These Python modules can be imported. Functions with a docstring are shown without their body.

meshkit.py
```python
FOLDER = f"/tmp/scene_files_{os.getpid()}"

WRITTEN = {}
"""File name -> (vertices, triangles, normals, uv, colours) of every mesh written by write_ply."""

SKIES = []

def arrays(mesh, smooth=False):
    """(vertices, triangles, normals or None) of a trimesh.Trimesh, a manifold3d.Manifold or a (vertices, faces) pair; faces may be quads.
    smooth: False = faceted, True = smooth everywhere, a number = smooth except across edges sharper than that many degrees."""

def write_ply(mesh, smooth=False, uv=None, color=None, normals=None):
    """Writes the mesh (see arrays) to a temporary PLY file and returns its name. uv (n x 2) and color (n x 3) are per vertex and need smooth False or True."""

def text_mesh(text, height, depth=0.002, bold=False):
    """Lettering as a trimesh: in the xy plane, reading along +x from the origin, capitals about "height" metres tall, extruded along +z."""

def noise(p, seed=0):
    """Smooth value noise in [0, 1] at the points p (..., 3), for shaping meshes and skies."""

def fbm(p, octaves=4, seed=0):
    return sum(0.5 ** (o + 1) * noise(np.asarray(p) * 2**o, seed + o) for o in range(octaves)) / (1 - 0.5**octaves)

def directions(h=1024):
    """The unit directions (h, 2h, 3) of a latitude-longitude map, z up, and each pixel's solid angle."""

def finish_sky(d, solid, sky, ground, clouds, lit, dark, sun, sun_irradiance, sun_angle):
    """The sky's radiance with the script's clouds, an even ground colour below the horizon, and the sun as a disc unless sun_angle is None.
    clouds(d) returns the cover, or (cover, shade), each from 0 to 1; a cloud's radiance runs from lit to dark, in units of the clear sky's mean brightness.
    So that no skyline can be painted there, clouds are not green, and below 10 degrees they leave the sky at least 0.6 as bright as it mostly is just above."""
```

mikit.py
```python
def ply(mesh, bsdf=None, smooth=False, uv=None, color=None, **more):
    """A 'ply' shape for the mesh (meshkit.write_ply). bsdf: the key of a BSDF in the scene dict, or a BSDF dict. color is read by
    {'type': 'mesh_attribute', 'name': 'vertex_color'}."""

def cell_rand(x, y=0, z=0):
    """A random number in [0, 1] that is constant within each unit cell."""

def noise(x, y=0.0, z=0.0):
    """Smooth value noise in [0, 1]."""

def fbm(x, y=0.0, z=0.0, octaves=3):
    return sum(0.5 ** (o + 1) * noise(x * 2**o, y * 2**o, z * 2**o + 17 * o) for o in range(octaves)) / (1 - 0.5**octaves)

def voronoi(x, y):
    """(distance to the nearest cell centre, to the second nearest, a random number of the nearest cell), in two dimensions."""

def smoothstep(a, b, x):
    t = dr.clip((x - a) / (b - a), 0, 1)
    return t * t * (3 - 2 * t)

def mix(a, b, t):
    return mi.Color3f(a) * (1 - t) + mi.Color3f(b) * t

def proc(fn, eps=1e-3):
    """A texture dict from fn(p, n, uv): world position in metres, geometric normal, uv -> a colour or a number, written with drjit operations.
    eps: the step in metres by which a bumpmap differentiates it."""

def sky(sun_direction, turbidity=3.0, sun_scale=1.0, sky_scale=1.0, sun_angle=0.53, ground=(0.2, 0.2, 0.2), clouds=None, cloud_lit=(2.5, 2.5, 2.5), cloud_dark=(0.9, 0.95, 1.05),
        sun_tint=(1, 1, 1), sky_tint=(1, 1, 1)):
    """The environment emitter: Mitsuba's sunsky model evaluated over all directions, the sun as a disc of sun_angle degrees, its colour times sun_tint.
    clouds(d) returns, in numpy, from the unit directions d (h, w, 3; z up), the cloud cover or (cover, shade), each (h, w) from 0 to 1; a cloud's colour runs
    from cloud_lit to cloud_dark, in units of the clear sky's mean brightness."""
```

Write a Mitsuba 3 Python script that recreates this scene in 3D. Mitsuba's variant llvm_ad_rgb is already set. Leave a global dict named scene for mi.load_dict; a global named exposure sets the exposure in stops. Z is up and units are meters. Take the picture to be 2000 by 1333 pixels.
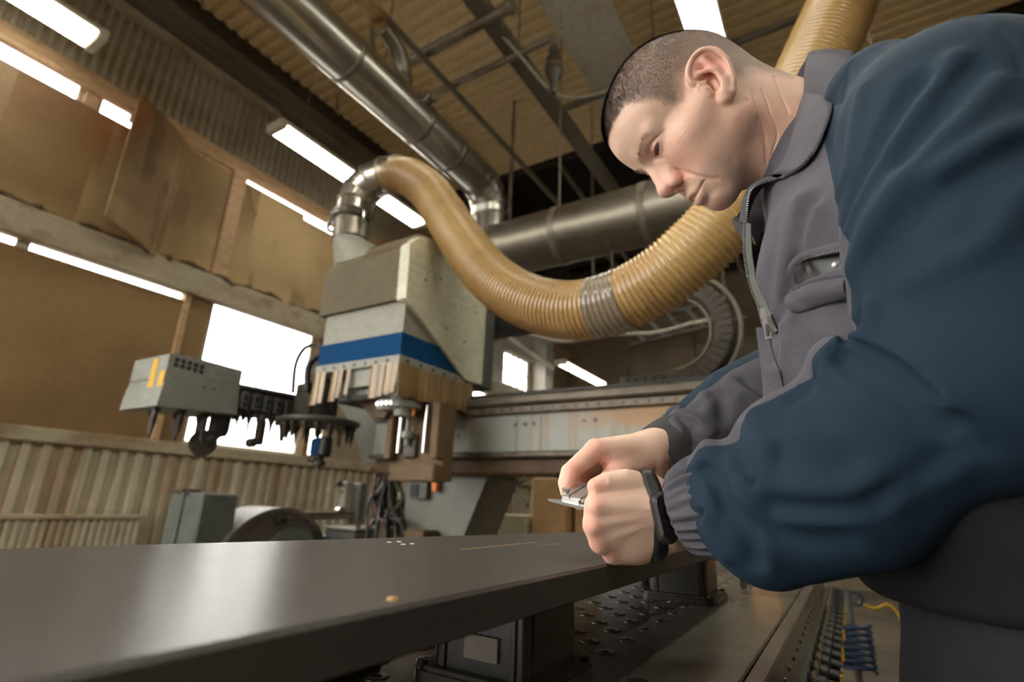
import math, sys
import numpy as np, trimesh, mitsuba as mi, drjit as dr
import manifold3d
sys.path.insert(0, '/opt/lang')
import meshkit, mikit
from mikit import proc, noise, fbm, voronoi, cell_rand, smoothstep, mix
from scipy.spatial import cKDTree
from scipy.spatial.transform import Rotation as Ro
import shapely, shapely.geometry as sg
T = mi.ScalarTransform4f
scene, labels = {}, {}
# ---------------------------------------------------------------- camera, sky, lights, exposure
YAW, PITCH, ROLL, EYE = 0.559453, 0.297949, 0.0388253, np.array([0, 0, 1.12])
FWD = np.array([-math.sin(YAW) * math.cos(PITCH), math.cos(YAW) * math.cos(PITCH), math.sin(PITCH)])
_r = np.array([math.cos(YAW), math.sin(YAW), 0.0]); _u = np.cross(_r, FWD)
UP = math.cos(ROLL) * _u - math.sin(ROLL) * _r
scene['camera'] = {'type': 'thinlens', 'fov': 2 * math.degrees(math.atan(1000 / 1023.845)), 'fov_axis': 'x', 'aperture_radius': 0.0024, 'focus_distance': 0.64,
                   'near_clip': 0.01, 'far_clip': 500.0,
                   'to_world': T().look_at(origin=EYE.tolist(), target=(EYE + FWD).tolist(), up=UP.tolist())}
# a bright overcast day outside; inside, rows of fluorescent lamps, some of them added out of view (built with their fixtures further down)
scene['sky'] = mikit.sky((-.6, -.5, .62), turbidity=5.0, sun_scale=0.0, sky_scale=60.0, clouds=lambda d: 0.0 * d[..., 0] + .93, cloud_lit=(1.6, 1.55, 1.45), sky_tint=(1.0, .97, .92))
LAMP, LAMP2 = 12.0, 34.0  # the second, stronger, is for lamps added out of view
exposure = 0.0

# ---------------------------------------------------------------- helpers: implicit surfaces and meshes
def V(*a): return np.array(a, float)
def unit(v): v = np.asarray(v, float); return v / np.linalg.norm(v)
def cat(*ms): return trimesh.util.concatenate([m for m in ms if m is not None])
def smin(a, b, k):
    h = np.clip(0.5 + 0.5 * (b - a) / k, 0, 1)
    return b + (a - b) * h - k * h * (1 - h)
def smax(a, b, k): return -smin(-a, -b, k)
def d_ell(p, c, r, R=None):
    q = p - np.asarray(c, float)
    if R is not None: q = q @ R
    r = np.asarray(r, float)
    k0 = np.sqrt(((q / r) ** 2).sum(1)); k1 = np.sqrt(((q / (r * r)) ** 2).sum(1))
    return k0 * (k0 - 1) / np.maximum(k1, 1e-9)
def d_cap(p, a, b, ra, rb):
    a, b = np.asarray(a, float), np.asarray(b, float)
    ab = b - a; q = p - a
    t = np.clip(q @ ab / max(ab @ ab, 1e-12), 0, 1)
    return np.sqrt(((q - t[:, None] * ab) ** 2).sum(1)) - (ra + (rb - ra) * t)
def d_poly(p, pts, rs):
    pts = np.asarray(pts, float); rs = np.broadcast_to(np.asarray(rs, float), (len(pts),))
    d = np.full(len(p), 1e9)
    for i in range(len(pts) - 1): d = np.minimum(d, d_cap(p, pts[i], pts[i + 1], rs[i], rs[i + 1]))
    return d
def d_box(p, c, h, rad=0.0, R=None):
    q = p - np.asarray(c, float)
    if R is not None: q = q @ R
    q = np.abs(q) - (np.asarray(h, float) - rad)
    return np.sqrt((np.maximum(q, 0) ** 2).sum(1)) + np.minimum(q.max(1), 0) - rad
class Field:
    """A list of local operations on an implicit surface; each acts only inside its own box."""
    def __init__(self): self.ops = []
    def add(self, fn, lo, hi, k, mode):
        pad = k * 1.05 + 0.012
        self.ops.append((fn, np.asarray(lo, float) - pad, np.asarray(hi, float) + pad, k, mode)); return self
    def ell(self, c, r, k=.01, mode='u', R=None):
        c = np.asarray(c, float); m = max(r)
        return self.add(lambda p: d_ell(p, c, r, R), c - m, c + m, k, mode)
    def cap(self, a, b, ra, rb=None, k=.01, mode='u'):
        rb = ra if rb is None else rb; a, b = np.asarray(a, float), np.asarray(b, float); m = max(ra, rb)
        return self.add(lambda p: d_cap(p, a, b, ra, rb), np.minimum(a, b) - m, np.maximum(a, b) + m, k, mode)
    def poly(self, pts, rs, k=.01, mode='u'):
        pts = np.asarray(pts, float); m = float(np.max(rs))
        return self.add(lambda p: d_poly(p, pts, rs), pts.min(0) - m, pts.max(0) + m, k, mode)
    def box(self, c, h, rad=.0, k=.01, mode='u', R=None):
        c = np.asarray(c, float); m = float(np.linalg.norm(h))
        return self.add(lambda p: d_box(p, c, h, rad, R), c - m, c + m, k, mode)
    def push(self, c, r, amt):
        """Moves the surface outwards by amt (metres) near the point c."""
        c = np.asarray(c, float)
        return self.add(lambda p: amt * np.exp(-((p - c) ** 2).sum(1) / (r * r)), c - 2.2 * r, c + 2.2 * r, 0, 'd')
    def line(self, pts, r, amt):
        """Moves the surface outwards by amt along a polyline of half-width r."""
        pts = np.asarray(pts, float)
        return self.add(lambda p: amt * np.exp(-(np.maximum(d_poly(p, pts, 0.0), 0) / r) ** 2), pts.min(0) - 2.2 * r, pts.max(0) + 2.2 * r, 0, 'd')
    def __call__(self, p):
        d = np.full(len(p), 0.25)
        for fn, lo, hi, k, mode in self.ops:
            m = ((p >= lo) & (p <= hi)).all(1)
            if not m.any(): continue
            q, a = p[m], d[m]
            b = fn(q)
            if mode == 'u': a = smin(a, b, k) if k > 0 else np.minimum(a, b)
            elif mode == 's': a = smax(a, -b, k)
            elif mode == 'i': a = smax(a, b, k)
            elif mode == 'd': a = a - b
            d[m] = a
        return d
def surface(f, lo, hi, h, coarse=8):
    """Surface nets of f = 0 on a grid of step h, evaluated only near the surface."""
    lo, hi = np.asarray(lo, float), np.asarray(hi, float)
    n = (np.ceil((hi - lo) / (h * coarse)).astype(int)) * coarse
    nc = n // coarse
    ax = [lo[i] + np.arange(nc[i] + 1) * h * coarse for i in range(3)]
    g = np.stack(np.meshgrid(*ax, indexing='ij'), -1).reshape(-1, 3)
    fc = f(g).reshape(nc + 1)
    corners = np.stack([fc[a:nc[0] + a, b:nc[1] + b, c:nc[2] + c] for a in (0, 1) for b in (0, 1) for c in (0, 1)])
    near = (np.abs(corners).min(0) < h * coarse * 1.1) | (corners.min(0) < 0) & (corners.max(0) > 0)
    val = np.full(n + 1, np.float32(1.0)).astype(np.float32)
    sign = np.where(corners.mean(0) < 0, -1.0, 1.0).astype(np.float32)
    val[:n[0], :n[1], :n[2]] = sign.repeat(coarse, 0).repeat(coarse, 1).repeat(coarse, 2)
    need = np.zeros(n + 1, bool)
    for a in range(coarse + 1):
        pass
    nb = near.repeat(coarse, 0).repeat(coarse, 1).repeat(coarse, 2)
    need[:n[0], :n[1], :n[2]] |= nb
    for ax_ in range(3):
        sh = np.roll(need, 1, ax_); sl = [slice(None)] * 3; sl[ax_] = 0; sh[tuple(sl)] = False
        need |= sh
    idx = np.argwhere(need)
    val[need] = f(lo + idx * h).astype(np.float32)
    neg = val < 0
    c8 = [(a, b, c) for a in (0, 1) for b in (0, 1) for c in (0, 1)]
    cnt = sum(neg[a:n[0] + a, b:n[1] + b, c:n[2] + c].astype(np.int8) for a, b, c in c8)
    act = (cnt > 0) & (cnt < 8)
    cells = np.argwhere(act)
    ids = np.full(n, -1, np.int64); ids[act] = np.arange(len(cells))
    cv = {c: val[cells[:, 0] + c[0], cells[:, 1] + c[1], cells[:, 2] + c[2]] for c in c8}
    acc, num = np.zeros((len(cells), 3)), np.zeros(len(cells))
    for c in c8:
        for k in range(3):
            if c[k] == 0:
                e = list(c); e[k] = 1; e = tuple(e)
                va, vb = cv[c], cv[e]
                m = (va < 0) != (vb < 0)
                t = va[m] / (va[m] - vb[m])
                q = np.tile(np.array(c, float), (m.sum(), 1)); q[:, k] = t
                acc[m] += q; num[m] += 1
    verts = lo + (cells + acc / num[:, None]) * h
    faces = []
    for k in range(3):
        i, j = (k + 1) % 3, (k + 2) % 3
        sl0, sl1 = [slice(None)] * 3, [slice(None)] * 3
        sl0[k], sl1[k] = slice(0, n[k]), slice(1, n[k] + 1)
        a, b = neg[tuple(sl0)], neg[tuple(sl1)]
        cr = np.argwhere(a != b)
        cr = cr[(cr[:, i] > 0) & (cr[:, j] > 0) & (cr[:, i] < n[i]) & (cr[:, j] < n[j])]
        ei, ej = np.eye(3, dtype=int)[i], np.eye(3, dtype=int)[j]
        q = np.stack([ids[tuple((cr - o).T)] for o in (ei + ej, ej, 0 * ei, ei)], 1)
        flip = ~a[tuple(cr.T)]
        q[flip] = q[flip][:, ::-1]
        faces.append(q)
    q = np.vstack(faces)
    q = q[(q >= 0).all(1)]
    return trimesh.Trimesh(verts, np.vstack([q[:, [0, 1, 2]], q[:, [0, 2, 3]]]), process=False)
def normals_of(m): return meshkit.arrays(m, True)[2]
def spline(pts, n=40):
    """Catmull-Rom through pts (k x m), n samples."""
    p = np.asarray(pts, float); k = len(p)
    p = np.vstack([2 * p[0] - p[1], p, 2 * p[-1] - p[-2]])
    t = np.linspace(0, k - 1 - 1e-9, n); i = t.astype(int); u = (t - i)[:, None]
    a, b, c, d = p[i], p[i + 1], p[i + 2], p[i + 3]
    return 0.5 * (2 * b + (c - a) * u + (2 * a - 5 * b + 4 * c - d) * u * u + (3 * b - a - 3 * c + d) * u ** 3)

def tube_mesh(pts, rad, sides=8, cap=True):
    """A tube along the points, with parallel-transported frames; rad per point."""
    p = np.asarray(pts, float); n = len(p); rad = np.broadcast_to(np.asarray(rad, float), (n,))
    t = np.gradient(p, axis=0) if n > 2 else np.tile(p[1] - p[0], (2, 1)); t /= np.linalg.norm(t, axis=1, keepdims=True) + 1e-12
    a = np.cross(t[0], V(0, 0, 1) if abs(t[0, 2]) < .9 else V(1, 0, 0)); a /= np.linalg.norm(a); fr = [a]
    for i in range(1, n):
        a = fr[-1] - (fr[-1] @ t[i]) * t[i]; fr.append(a / (np.linalg.norm(a) + 1e-12))
    A = np.array(fr); B = np.cross(t, A); ang = np.arange(sides) * 2 * np.pi / sides
    v = p[:, None] + rad[:, None, None] * (np.cos(ang)[None, :, None] * A[:, None] + np.sin(ang)[None, :, None] * B[:, None])
    i, j = np.meshgrid(np.arange(n - 1), np.arange(sides), indexing='ij'); j2 = (j + 1) % sides
    q = np.stack([i * sides + j, i * sides + j2, (i + 1) * sides + j2, (i + 1) * sides + j], -1).reshape(-1, 4)
    f = [q[:, [0, 1, 2]], q[:, [0, 2, 3]]]; v = v.reshape(-1, 3)
    if cap:
        k = np.arange(sides); v = np.vstack([v, p[:1], p[-1:]]); N = n * sides
        f += [np.stack([np.full(sides, N), (k + 1) % sides, k], 1), np.stack([np.full(sides, N + 1), (n - 1) * sides + k, (n - 1) * sides + (k + 1) % sides], 1)]
    return trimesh.Trimesh(v, np.vstack(f), process=False)
def grid_solid(p, q):
    """A closed sheet between two point grids (n x m x 3), p outside."""
    n, m = p.shape[:2]; idx = np.arange(n * m).reshape(n, m)
    def quads(a): return np.stack([a[:-1, :-1], a[1:, :-1], a[1:, 1:], a[:-1, 1:]], -1).reshape(-1, 4)
    f = [quads(idx), quads(idx + n * m)[:, ::-1]]
    rim = np.concatenate([idx[:, 0], idx[-1, 1:], idx[-2::-1, -1], idx[0, -2:0:-1]])
    r2 = np.roll(rim, -1); f.append(np.stack([r2, rim, rim + n * m, r2 + n * m], 1))
    f = np.vstack(f); v = np.vstack([p.reshape(-1, 3), q.reshape(-1, 3)])
    t = trimesh.Trimesh(v, np.vstack([f[:, [0, 1, 2]], f[:, [0, 2, 3]]]), process=False)
    return t

# ---------------------------------------------------------------- helpers for the hall
def put(key, mesh, bsdf, label=None, cat=None, group=None, kind=None, smooth=35, color=None, **more):
    scene[key] = mikit.ply(mesh, bsdf, True if color is not None else smooth, color=color, **more)
    note(key, label, cat, group, kind)
    return key
def note(key, label=None, cat=None, group=None, kind=None):
    d = {k: v for k, v in (('label', label), ('category', cat), ('group', group), ('kind', kind)) if v}
    if d: labels[key] = d
_num = {}
def num(key):
    n = _num.get(key, 0); _num[key] = n + 1
    return key if n == 0 else f'{key}_{n:03d}'
def cbox(lo, hi, ch=.004):
    """A box with chamfered edges."""
    lo, hi = np.minimum(lo, hi).astype(float), np.maximum(lo, hi).astype(float); ch = min(ch, *(hi - lo) * .45); c = (lo + hi) / 2; h = (hi - lo) / 2; v = []
    for s in np.ndindex(2, 2, 2):
        s = np.array(s) * 2 - 1
        for k in range(3):
            q = h - ch; q[k] = h[k]; v.append(c + s * q)
    return trimesh.convex.convex_hull(np.array(v))
def rod(a, b, r, n=12, r2=None): return tube_mesh([a, np.asarray(a) * .5 + np.asarray(b) * .5, b], [r, r if r2 is None else (r + r2) / 2, r if r2 is None else r2], n)
def prism_yz(poly, x0, x1):
    m = trimesh.creation.extrude_polygon(sg.Polygon(poly), x1 - x0, engine='earcut'); v = m.vertices.copy()
    m.vertices[:] = np.stack([v[:, 2] + x0, v[:, 0], v[:, 1]], 1); return fix(m)
def prism_xz(poly, y0, y1):
    m = trimesh.creation.extrude_polygon(poly if hasattr(poly, 'exterior') else sg.Polygon(poly), y1 - y0, engine='earcut'); v = m.vertices.copy()
    m.vertices[:] = np.stack([v[:, 0], v[:, 2] + y0, v[:, 1]], 1); return fix(m)
def prism_xy(poly, z0, z1):
    m = trimesh.creation.extrude_polygon(poly if hasattr(poly, 'exterior') else sg.Polygon(poly), z1 - z0, engine='earcut'); m.apply_translation((0, 0, z0)); return fix(m)
def fix(m):
    if m.volume < 0: m.invert()
    return m
def disc(c, axis, r, h, n=24, bevel=0.0):
    """A short cylinder from c along axis."""
    ax = unit(axis); b = min(bevel, r * .4, h * .4); a0 = np.asarray(c, float)
    return tube_mesh([a0, a0 + ax * max(b, 1e-4), a0 + ax * (h - max(b, 1e-4)), a0 + ax * h], [r - b, r, r, r - b], n)
def lathe(c, axis, prof, n=32):
    ax = unit(axis); a0 = np.asarray(c, float)
    a = np.cross(ax, V(0, 0, 1) if abs(ax[2]) < .9 else V(1, 0, 0)); a = unit(a); b = np.cross(ax, a); th = np.arange(n) * 2 * np.pi / n
    p = np.array(prof, float); v = a0 + p[:, 1, None, None] * ax + p[:, 0, None, None] * (np.cos(th)[None, :, None] * a + np.sin(th)[None, :, None] * b)
    i, j = np.meshgrid(np.arange(len(p) - 1), np.arange(n), indexing='ij'); j2 = (j + 1) % n
    q = np.stack([i * n + j, i * n + j2, (i + 1) * n + j2, (i + 1) * n + j], -1).reshape(-1, 4)
    k = np.arange(n); N = len(p) * n
    v = np.vstack([v.reshape(-1, 3), a0 + ax * p[0, 1], a0 + ax * p[-1, 1]])
    f = np.vstack([q[:, [0, 1, 2]], q[:, [0, 2, 3]], np.stack([np.full(n, N), (k + 1) % n, k], 1), np.stack([np.full(n, N + 1), N - n + k, N - n + (k + 1) % n], 1)])
    return fix(trimesh.Trimesh(v, f, process=False))
def hit(px, py, axis, val):
    """Where the line of sight of a pixel meets the plane axis = val (0 x, 1 y, 2 z): used to read positions off the photograph."""
    d = at(px, py, 1.0) - EYE
    return EYE + d * ((val - EYE[axis]) / d[axis])
_rt = math.cos(ROLL) * _r + math.sin(ROLL) * _u
def at(px, py, d):
    """The world point seen at pixel (px, py) of the 2000 x 1333 frame at depth d metres."""
    return EYE + d * (FWD + (px - 1000) / 1023.845 * _rt - (py - 666.5) / 1023.845 * UP)

# ---------------------------------------------------------------- materials of the hall
def mat(name, **k):
    scene[name] = {'type': 'principled', **{a: ({'type': 'rgb', 'value': list(v)} if isinstance(v, (tuple, list)) else v) for a, v in k.items()}}
    return name
def dirty(base, stain, amount, sx=3., sy=3., sz=1.2, seed=0., fine=40.):
    def fn(p, n, uv):
        t = fbm(p.x * sx + seed, p.y * sy + seed, p.z * sz, 4); s = smoothstep(.42, .75, t); g = noise(p.x * fine, p.y * fine, p.z * fine)
        return mix(base, stain, s * amount) * (.9 + .2 * g)
    return proc(fn)
def streaks(base, stain, amount, period, seed=0.):
    """Paint with rust running down in streaks."""
    def fn(p, n, uv):
        c = noise((p.y + p.x) * period + seed, p.z * .7, 3.) ; d = noise((p.y + p.x) * period * 4.7 + seed, p.z * 1.6, 9.)
        t = smoothstep(.55, .85, c * .7 + d * .42); g = fbm(p.x * 9 + seed, p.y * 9, p.z * 9, 3)
        return mix(base, stain, t * amount) * (.84 + .32 * g)
    return proc(fn)
def board_fn(p, n, uv):
    k = dr.floor((p.y + 20) / 1.42); t = fbm(p.y * 1.1 + 5, p.z * .9 + k * 7, 2., 4); u = fbm(p.y * 5, p.z * 2.2, 4., 3); v = noise(p.y * 13., p.z * .8, 5.)
    c = mix((.40, .275, .130), (.20, .115, .046), smoothstep(.35, .72, t) * .8)
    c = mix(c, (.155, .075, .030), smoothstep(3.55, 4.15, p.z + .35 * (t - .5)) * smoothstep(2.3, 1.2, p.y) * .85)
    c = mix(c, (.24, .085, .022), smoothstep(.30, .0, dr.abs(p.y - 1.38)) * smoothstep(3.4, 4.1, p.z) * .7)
    c = mix(c, (.10, .055, .025), smoothstep(.62, .80, u) * .45)
    c = mix(c, (.33, .25, .15), smoothstep(.70, .85, v) * .35)
    return c * (.92 + .16 * noise(p.x * 60, p.y * 60, p.z * 60))
mat('m_board', base_color=proc(board_fn), roughness=.8)
mat('m_board_low', base_color=dirty((.25, .150, .062), (.17, .098, .038), .8, 1.2, 1.2, .8), roughness=.75)
def sheet_fn(p, n, uv):
    c = noise(p.y * 5.2, p.z * .7, 3.); g = fbm(p.x * 9, p.y * 9, p.z * 9, 3)
    f = (p.y + 5.902) / .125; f = f - dr.floor(f); k = noise(dr.floor((p.y + 5.902) / .125) * 3.1, p.z * 1.3, 1.)
    line = smoothstep(.07, .02, dr.abs(f - .47))
    return mix(mix((.46, .40, .285), (.30, .20, .10), smoothstep(.55, .85, c) * .6), (.17, .085, .032), dr.clip(line, 0, 1) * smoothstep(.25, .7, k) * .85) * (.84 + .32 * g)
mat('m_sheet', base_color=proc(sheet_fn), roughness=.6)
mat('m_trim', base_color=dirty((.36, .30, .205), (.20, .12, .055), .7, 4, 4, 6), roughness=.7)
mat('m_lintel', base_color=dirty((.46, .29, .155), (.30, .17, .08), .6, 1, 8, 30), roughness=.7)
mat('m_cladding', base_color=dirty((.30, .245, .165), (.20, .16, .105), .8, 2, 2, 1), roughness=.65)
mat('m_deck', base_color=dirty((.56, .42, .22), (.40, .29, .14), .7, .8, .8, 1), roughness=.55)
mat('m_void', base_color=(.022, .016, .010), roughness=.9)
mat('m_steelbeam', base_color=dirty((.150, .130, .098), (.085, .064, .042), .7, 6, 2, 6), roughness=.6, metallic=.2)
mat('m_pipe', base_color=dirty((.24, .205, .155), (.11, .075, .045), .8, 5, 5, 5), roughness=.45, metallic=.5)
mat('m_galv', base_color=dirty((.50, .48, .43), (.38, .33, .27), .5, 1.5, 1.5, 3, 2., 14.), roughness=.27, metallic=1.)
mat('m_galv_dull', base_color=dirty((.24, .215, .17), (.165, .13, .09), .6, 2, 2, 2, 5., 20.), roughness=.40, metallic=.9)
mat('m_tray', base_color=dirty((.50, .48, .43), (.38, .35, .29), .5), roughness=.6, metallic=.2)
mat('m_lampbody', base_color=dirty((.50, .47, .36), (.36, .28, .17), .5, 6, 6, 6), roughness=.5)
mat('m_concrete', base_color=dirty((.15, .122, .09), (.085, .066, .048), .8, 1.5, 1.5, 1), roughness=.7)
mat('m_plaster', base_color=dirty((.30, .24, .16), (.18, .13, .08), .8, .7, .7, .7), roughness=.85)
mat('m_farpanel', base_color=dirty((.23, .175, .105), (.15, .11, .065), .7, 1, 1, .5), roughness=.40)
mat('m_white_wall', base_color=(.55, .52, .46), roughness=.7)
mat('m_frame', base_color=(.42, .36, .27), roughness=.5)
scene['m_pane'] = {'type': 'thindielectric', 'int_ior': 1.5}
mat('m_foam', base_color=dirty((.13, .08, .04), (.06, .035, .018), .8, 20, 20, 20), roughness=.95)
mat('m_hood', base_color=dirty((.120, .096, .056), (.095, .072, .040), .6, 2, 2, 2), roughness=.62, specular=.25)
mat('m_cover', base_color=dirty((.55, .525, .40), (.45, .415, .30), .5, 2, 2, 2), roughness=.40)
mat('m_paint', base_color=dirty((.265, .258, .215), (.22, .20, .155), .5, 3, 3, 1), roughness=.5, specular=.3)
mat('m_bluepaint', base_color=(.008, .052, .145), roughness=.7, specular=.05)
mat('m_darkgrey', base_color=dirty((.085, .085, .076), (.06, .055, .048), .5), roughness=.5)
mat('m_black', base_color=(.012, .011, .010), roughness=.5)
mat('m_bolt', base_color=(.03, .028, .025), roughness=.4, metallic=.6)
mat('m_beam', base_color=proc(lambda p, n, uv: mix(mix((.25, .255, .222), (.25, .15, .07), smoothstep(.50, .80, noise(p.x * 22, 1., p.z * 1.2) * .65 + noise(p.x * 90, 5., p.z * 3.) * .4) * .55), (.30, .155, .05), smoothstep(.02, .10, p.z - 1.46 + .10 * fbm(p.x * 9, p.z * 6, 2., 3)) * smoothstep(-1.25, -.75, p.x))), roughness=.45)
mat('m_rail', base_color=dirty((.105, .083, .056), (.055, .038, .024), .8, 9, 9, 40), roughness=.45, metallic=.35)
mat('m_rust', base_color=dirty((.110, .066, .028), (.06, .035, .017), .8, 6, 6, 6), roughness=.7)
mat('m_aggr', base_color=dirty((.215, .218, .19), (.17, .165, .135), .5, 5, 5, 5), roughness=.42)
mat('m_grime', base_color=dirty((.060, .050, .038), (.025, .020, .015), .8, 18, 18, 18), roughness=.5, metallic=.35)
mat('m_chain', base_color=dirty((.050, .040, .029), (.028, .021, .015), .8, 18, 18, 18), roughness=.7)
mat('m_chrome', base_color=(.55, .53, .50), roughness=.2, metallic=1.)
mat('m_yellow', base_color=(.60, .34, .015), roughness=.45)
mat('m_redcap', base_color=(.55, .05, .035), roughness=.35)
mat('m_orange', base_color=(.65, .18, .02), roughness=.4)
mat('m_legpaint', base_color=dirty((.128, .130, .105), (.10, .097, .074), .5, 3, 3, 3), roughness=.45)
mat('m_saw', base_color=dirty((.115, .098, .083), (.08, .066, .055), .6, 4, 4, 4), roughness=.5)
mat('m_motor', base_color=dirty((.135, .150, .135), (.09, .095, .085), .6, 6, 6, 6), roughness=.5)
mat('m_card', base_color=dirty((.50, .29, .14), (.40, .215, .10), .5, 5, 5, 5), roughness=.8)
mat('m_card_pale', base_color=dirty((.42, .38, .255), (.32, .265, .16), .6, 4, 4, 4), roughness=.8)
mat('m_blueplastic', base_color=(.006, .022, .055), roughness=.4)
mat('m_wood', base_color=dirty((.42, .235, .10), (.30, .15, .06), .7, 6, 40, 6), roughness=.7)
mat('m_cable', base_color=(.018, .014, .011), roughness=.5); mat('m_cable_red', base_color=(.075, .022, .014), roughness=.5); mat('m_cable_green', base_color=(.035, .045, .018), roughness=.5)
mat('m_white_cable', base_color=(.40, .37, .30), roughness=.6)
scene['m_hose'] = {'type': 'twosided', 'bsdf': {'type': 'principled', 'base_color': proc(lambda p, n, uv: mix((.44, .285, .105), (.31, .18, .062), smoothstep(.35, .75, fbm(p.x * 3.4, p.y * 3.4, p.z * 3.4, 3))) * (.92 + .16 * noise(p.x * 60, p.y * 60, p.z * 60))), 'roughness': .24, 'specular': .8, 'clearcoat': .8, 'clearcoat_gloss': .85}}
scene['m_strip'] = {'type': 'twosided', 'bsdf': {'type': 'principled', 'base_color': proc(lambda p, n, uv: mix((.25, .165, .080), (.16, .080, .024), smoothstep(1.66, 1.57, p.z + .05 * noise(p.x * 25, p.y * 25, 1.))) * (.75 + .5 * noise(p.x * 60 + p.y * 60, p.z * 3., 2.))), 'roughness': .25, 'specular': .6}}
mat('m_tapewrap', base_color=(.20, .155, .105), roughness=.10, specular=.8, clearcoat=.8)
mat('m_panel', base_color=proc(lambda p, n, uv: mi.Color3f(.050, .043, .039) * (.85 + .3 * noise(p.x * 900, p.y * 900, p.z * 900)) + mi.Color3f(.10, .085, .07) * smoothstep(.72, .86, fbm(p.x * 16, p.y * 3.2, 1., 4)) * .55 * smoothstep(.45, .75, p.y)), roughness=.33, specular=.5)
mat('m_paneledge', base_color=(.050, .046, .043), roughness=.42)
mat('m_bed', base_color=proc(lambda p, n, uv: mix((.26, .235, .195), (.15, .13, .105), smoothstep(.40, .75, fbm(p.x * 6, p.y * 4, 1., 4))) * (.93 + .14 * noise(p.x * 700., p.y * 40., 2.))), roughness=.26, metallic=.75)
mat('m_insert', base_color=dirty((.40, .36, .30), (.25, .20, .15), .6, 60, 60, 60), roughness=.3, metallic=.9)
mat('m_pod', base_color=(.016, .012, .010), roughness=.32, specular=.5)
mat('m_sticker', base_color=dirty((.30, .27, .23), (.22, .19, .16), .5, 40, 40, 40), roughness=.6)
mat('m_brass', base_color=(.55, .42, .24), roughness=.25, metallic=1.)
mat('m_speck', base_color=(.80, .76, .68), roughness=.6)
# ---------------------------------------------------------------- the hall
XL, XR, YB, YF = -5.0, 6.0, 10.5, -6.0
put('floor', cbox((XL - .3, YF - .3, -.2), (XR + .3, YB + .3, 0)), 'm_concrete', 'worn dark concrete floor', kind='structure')
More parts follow.
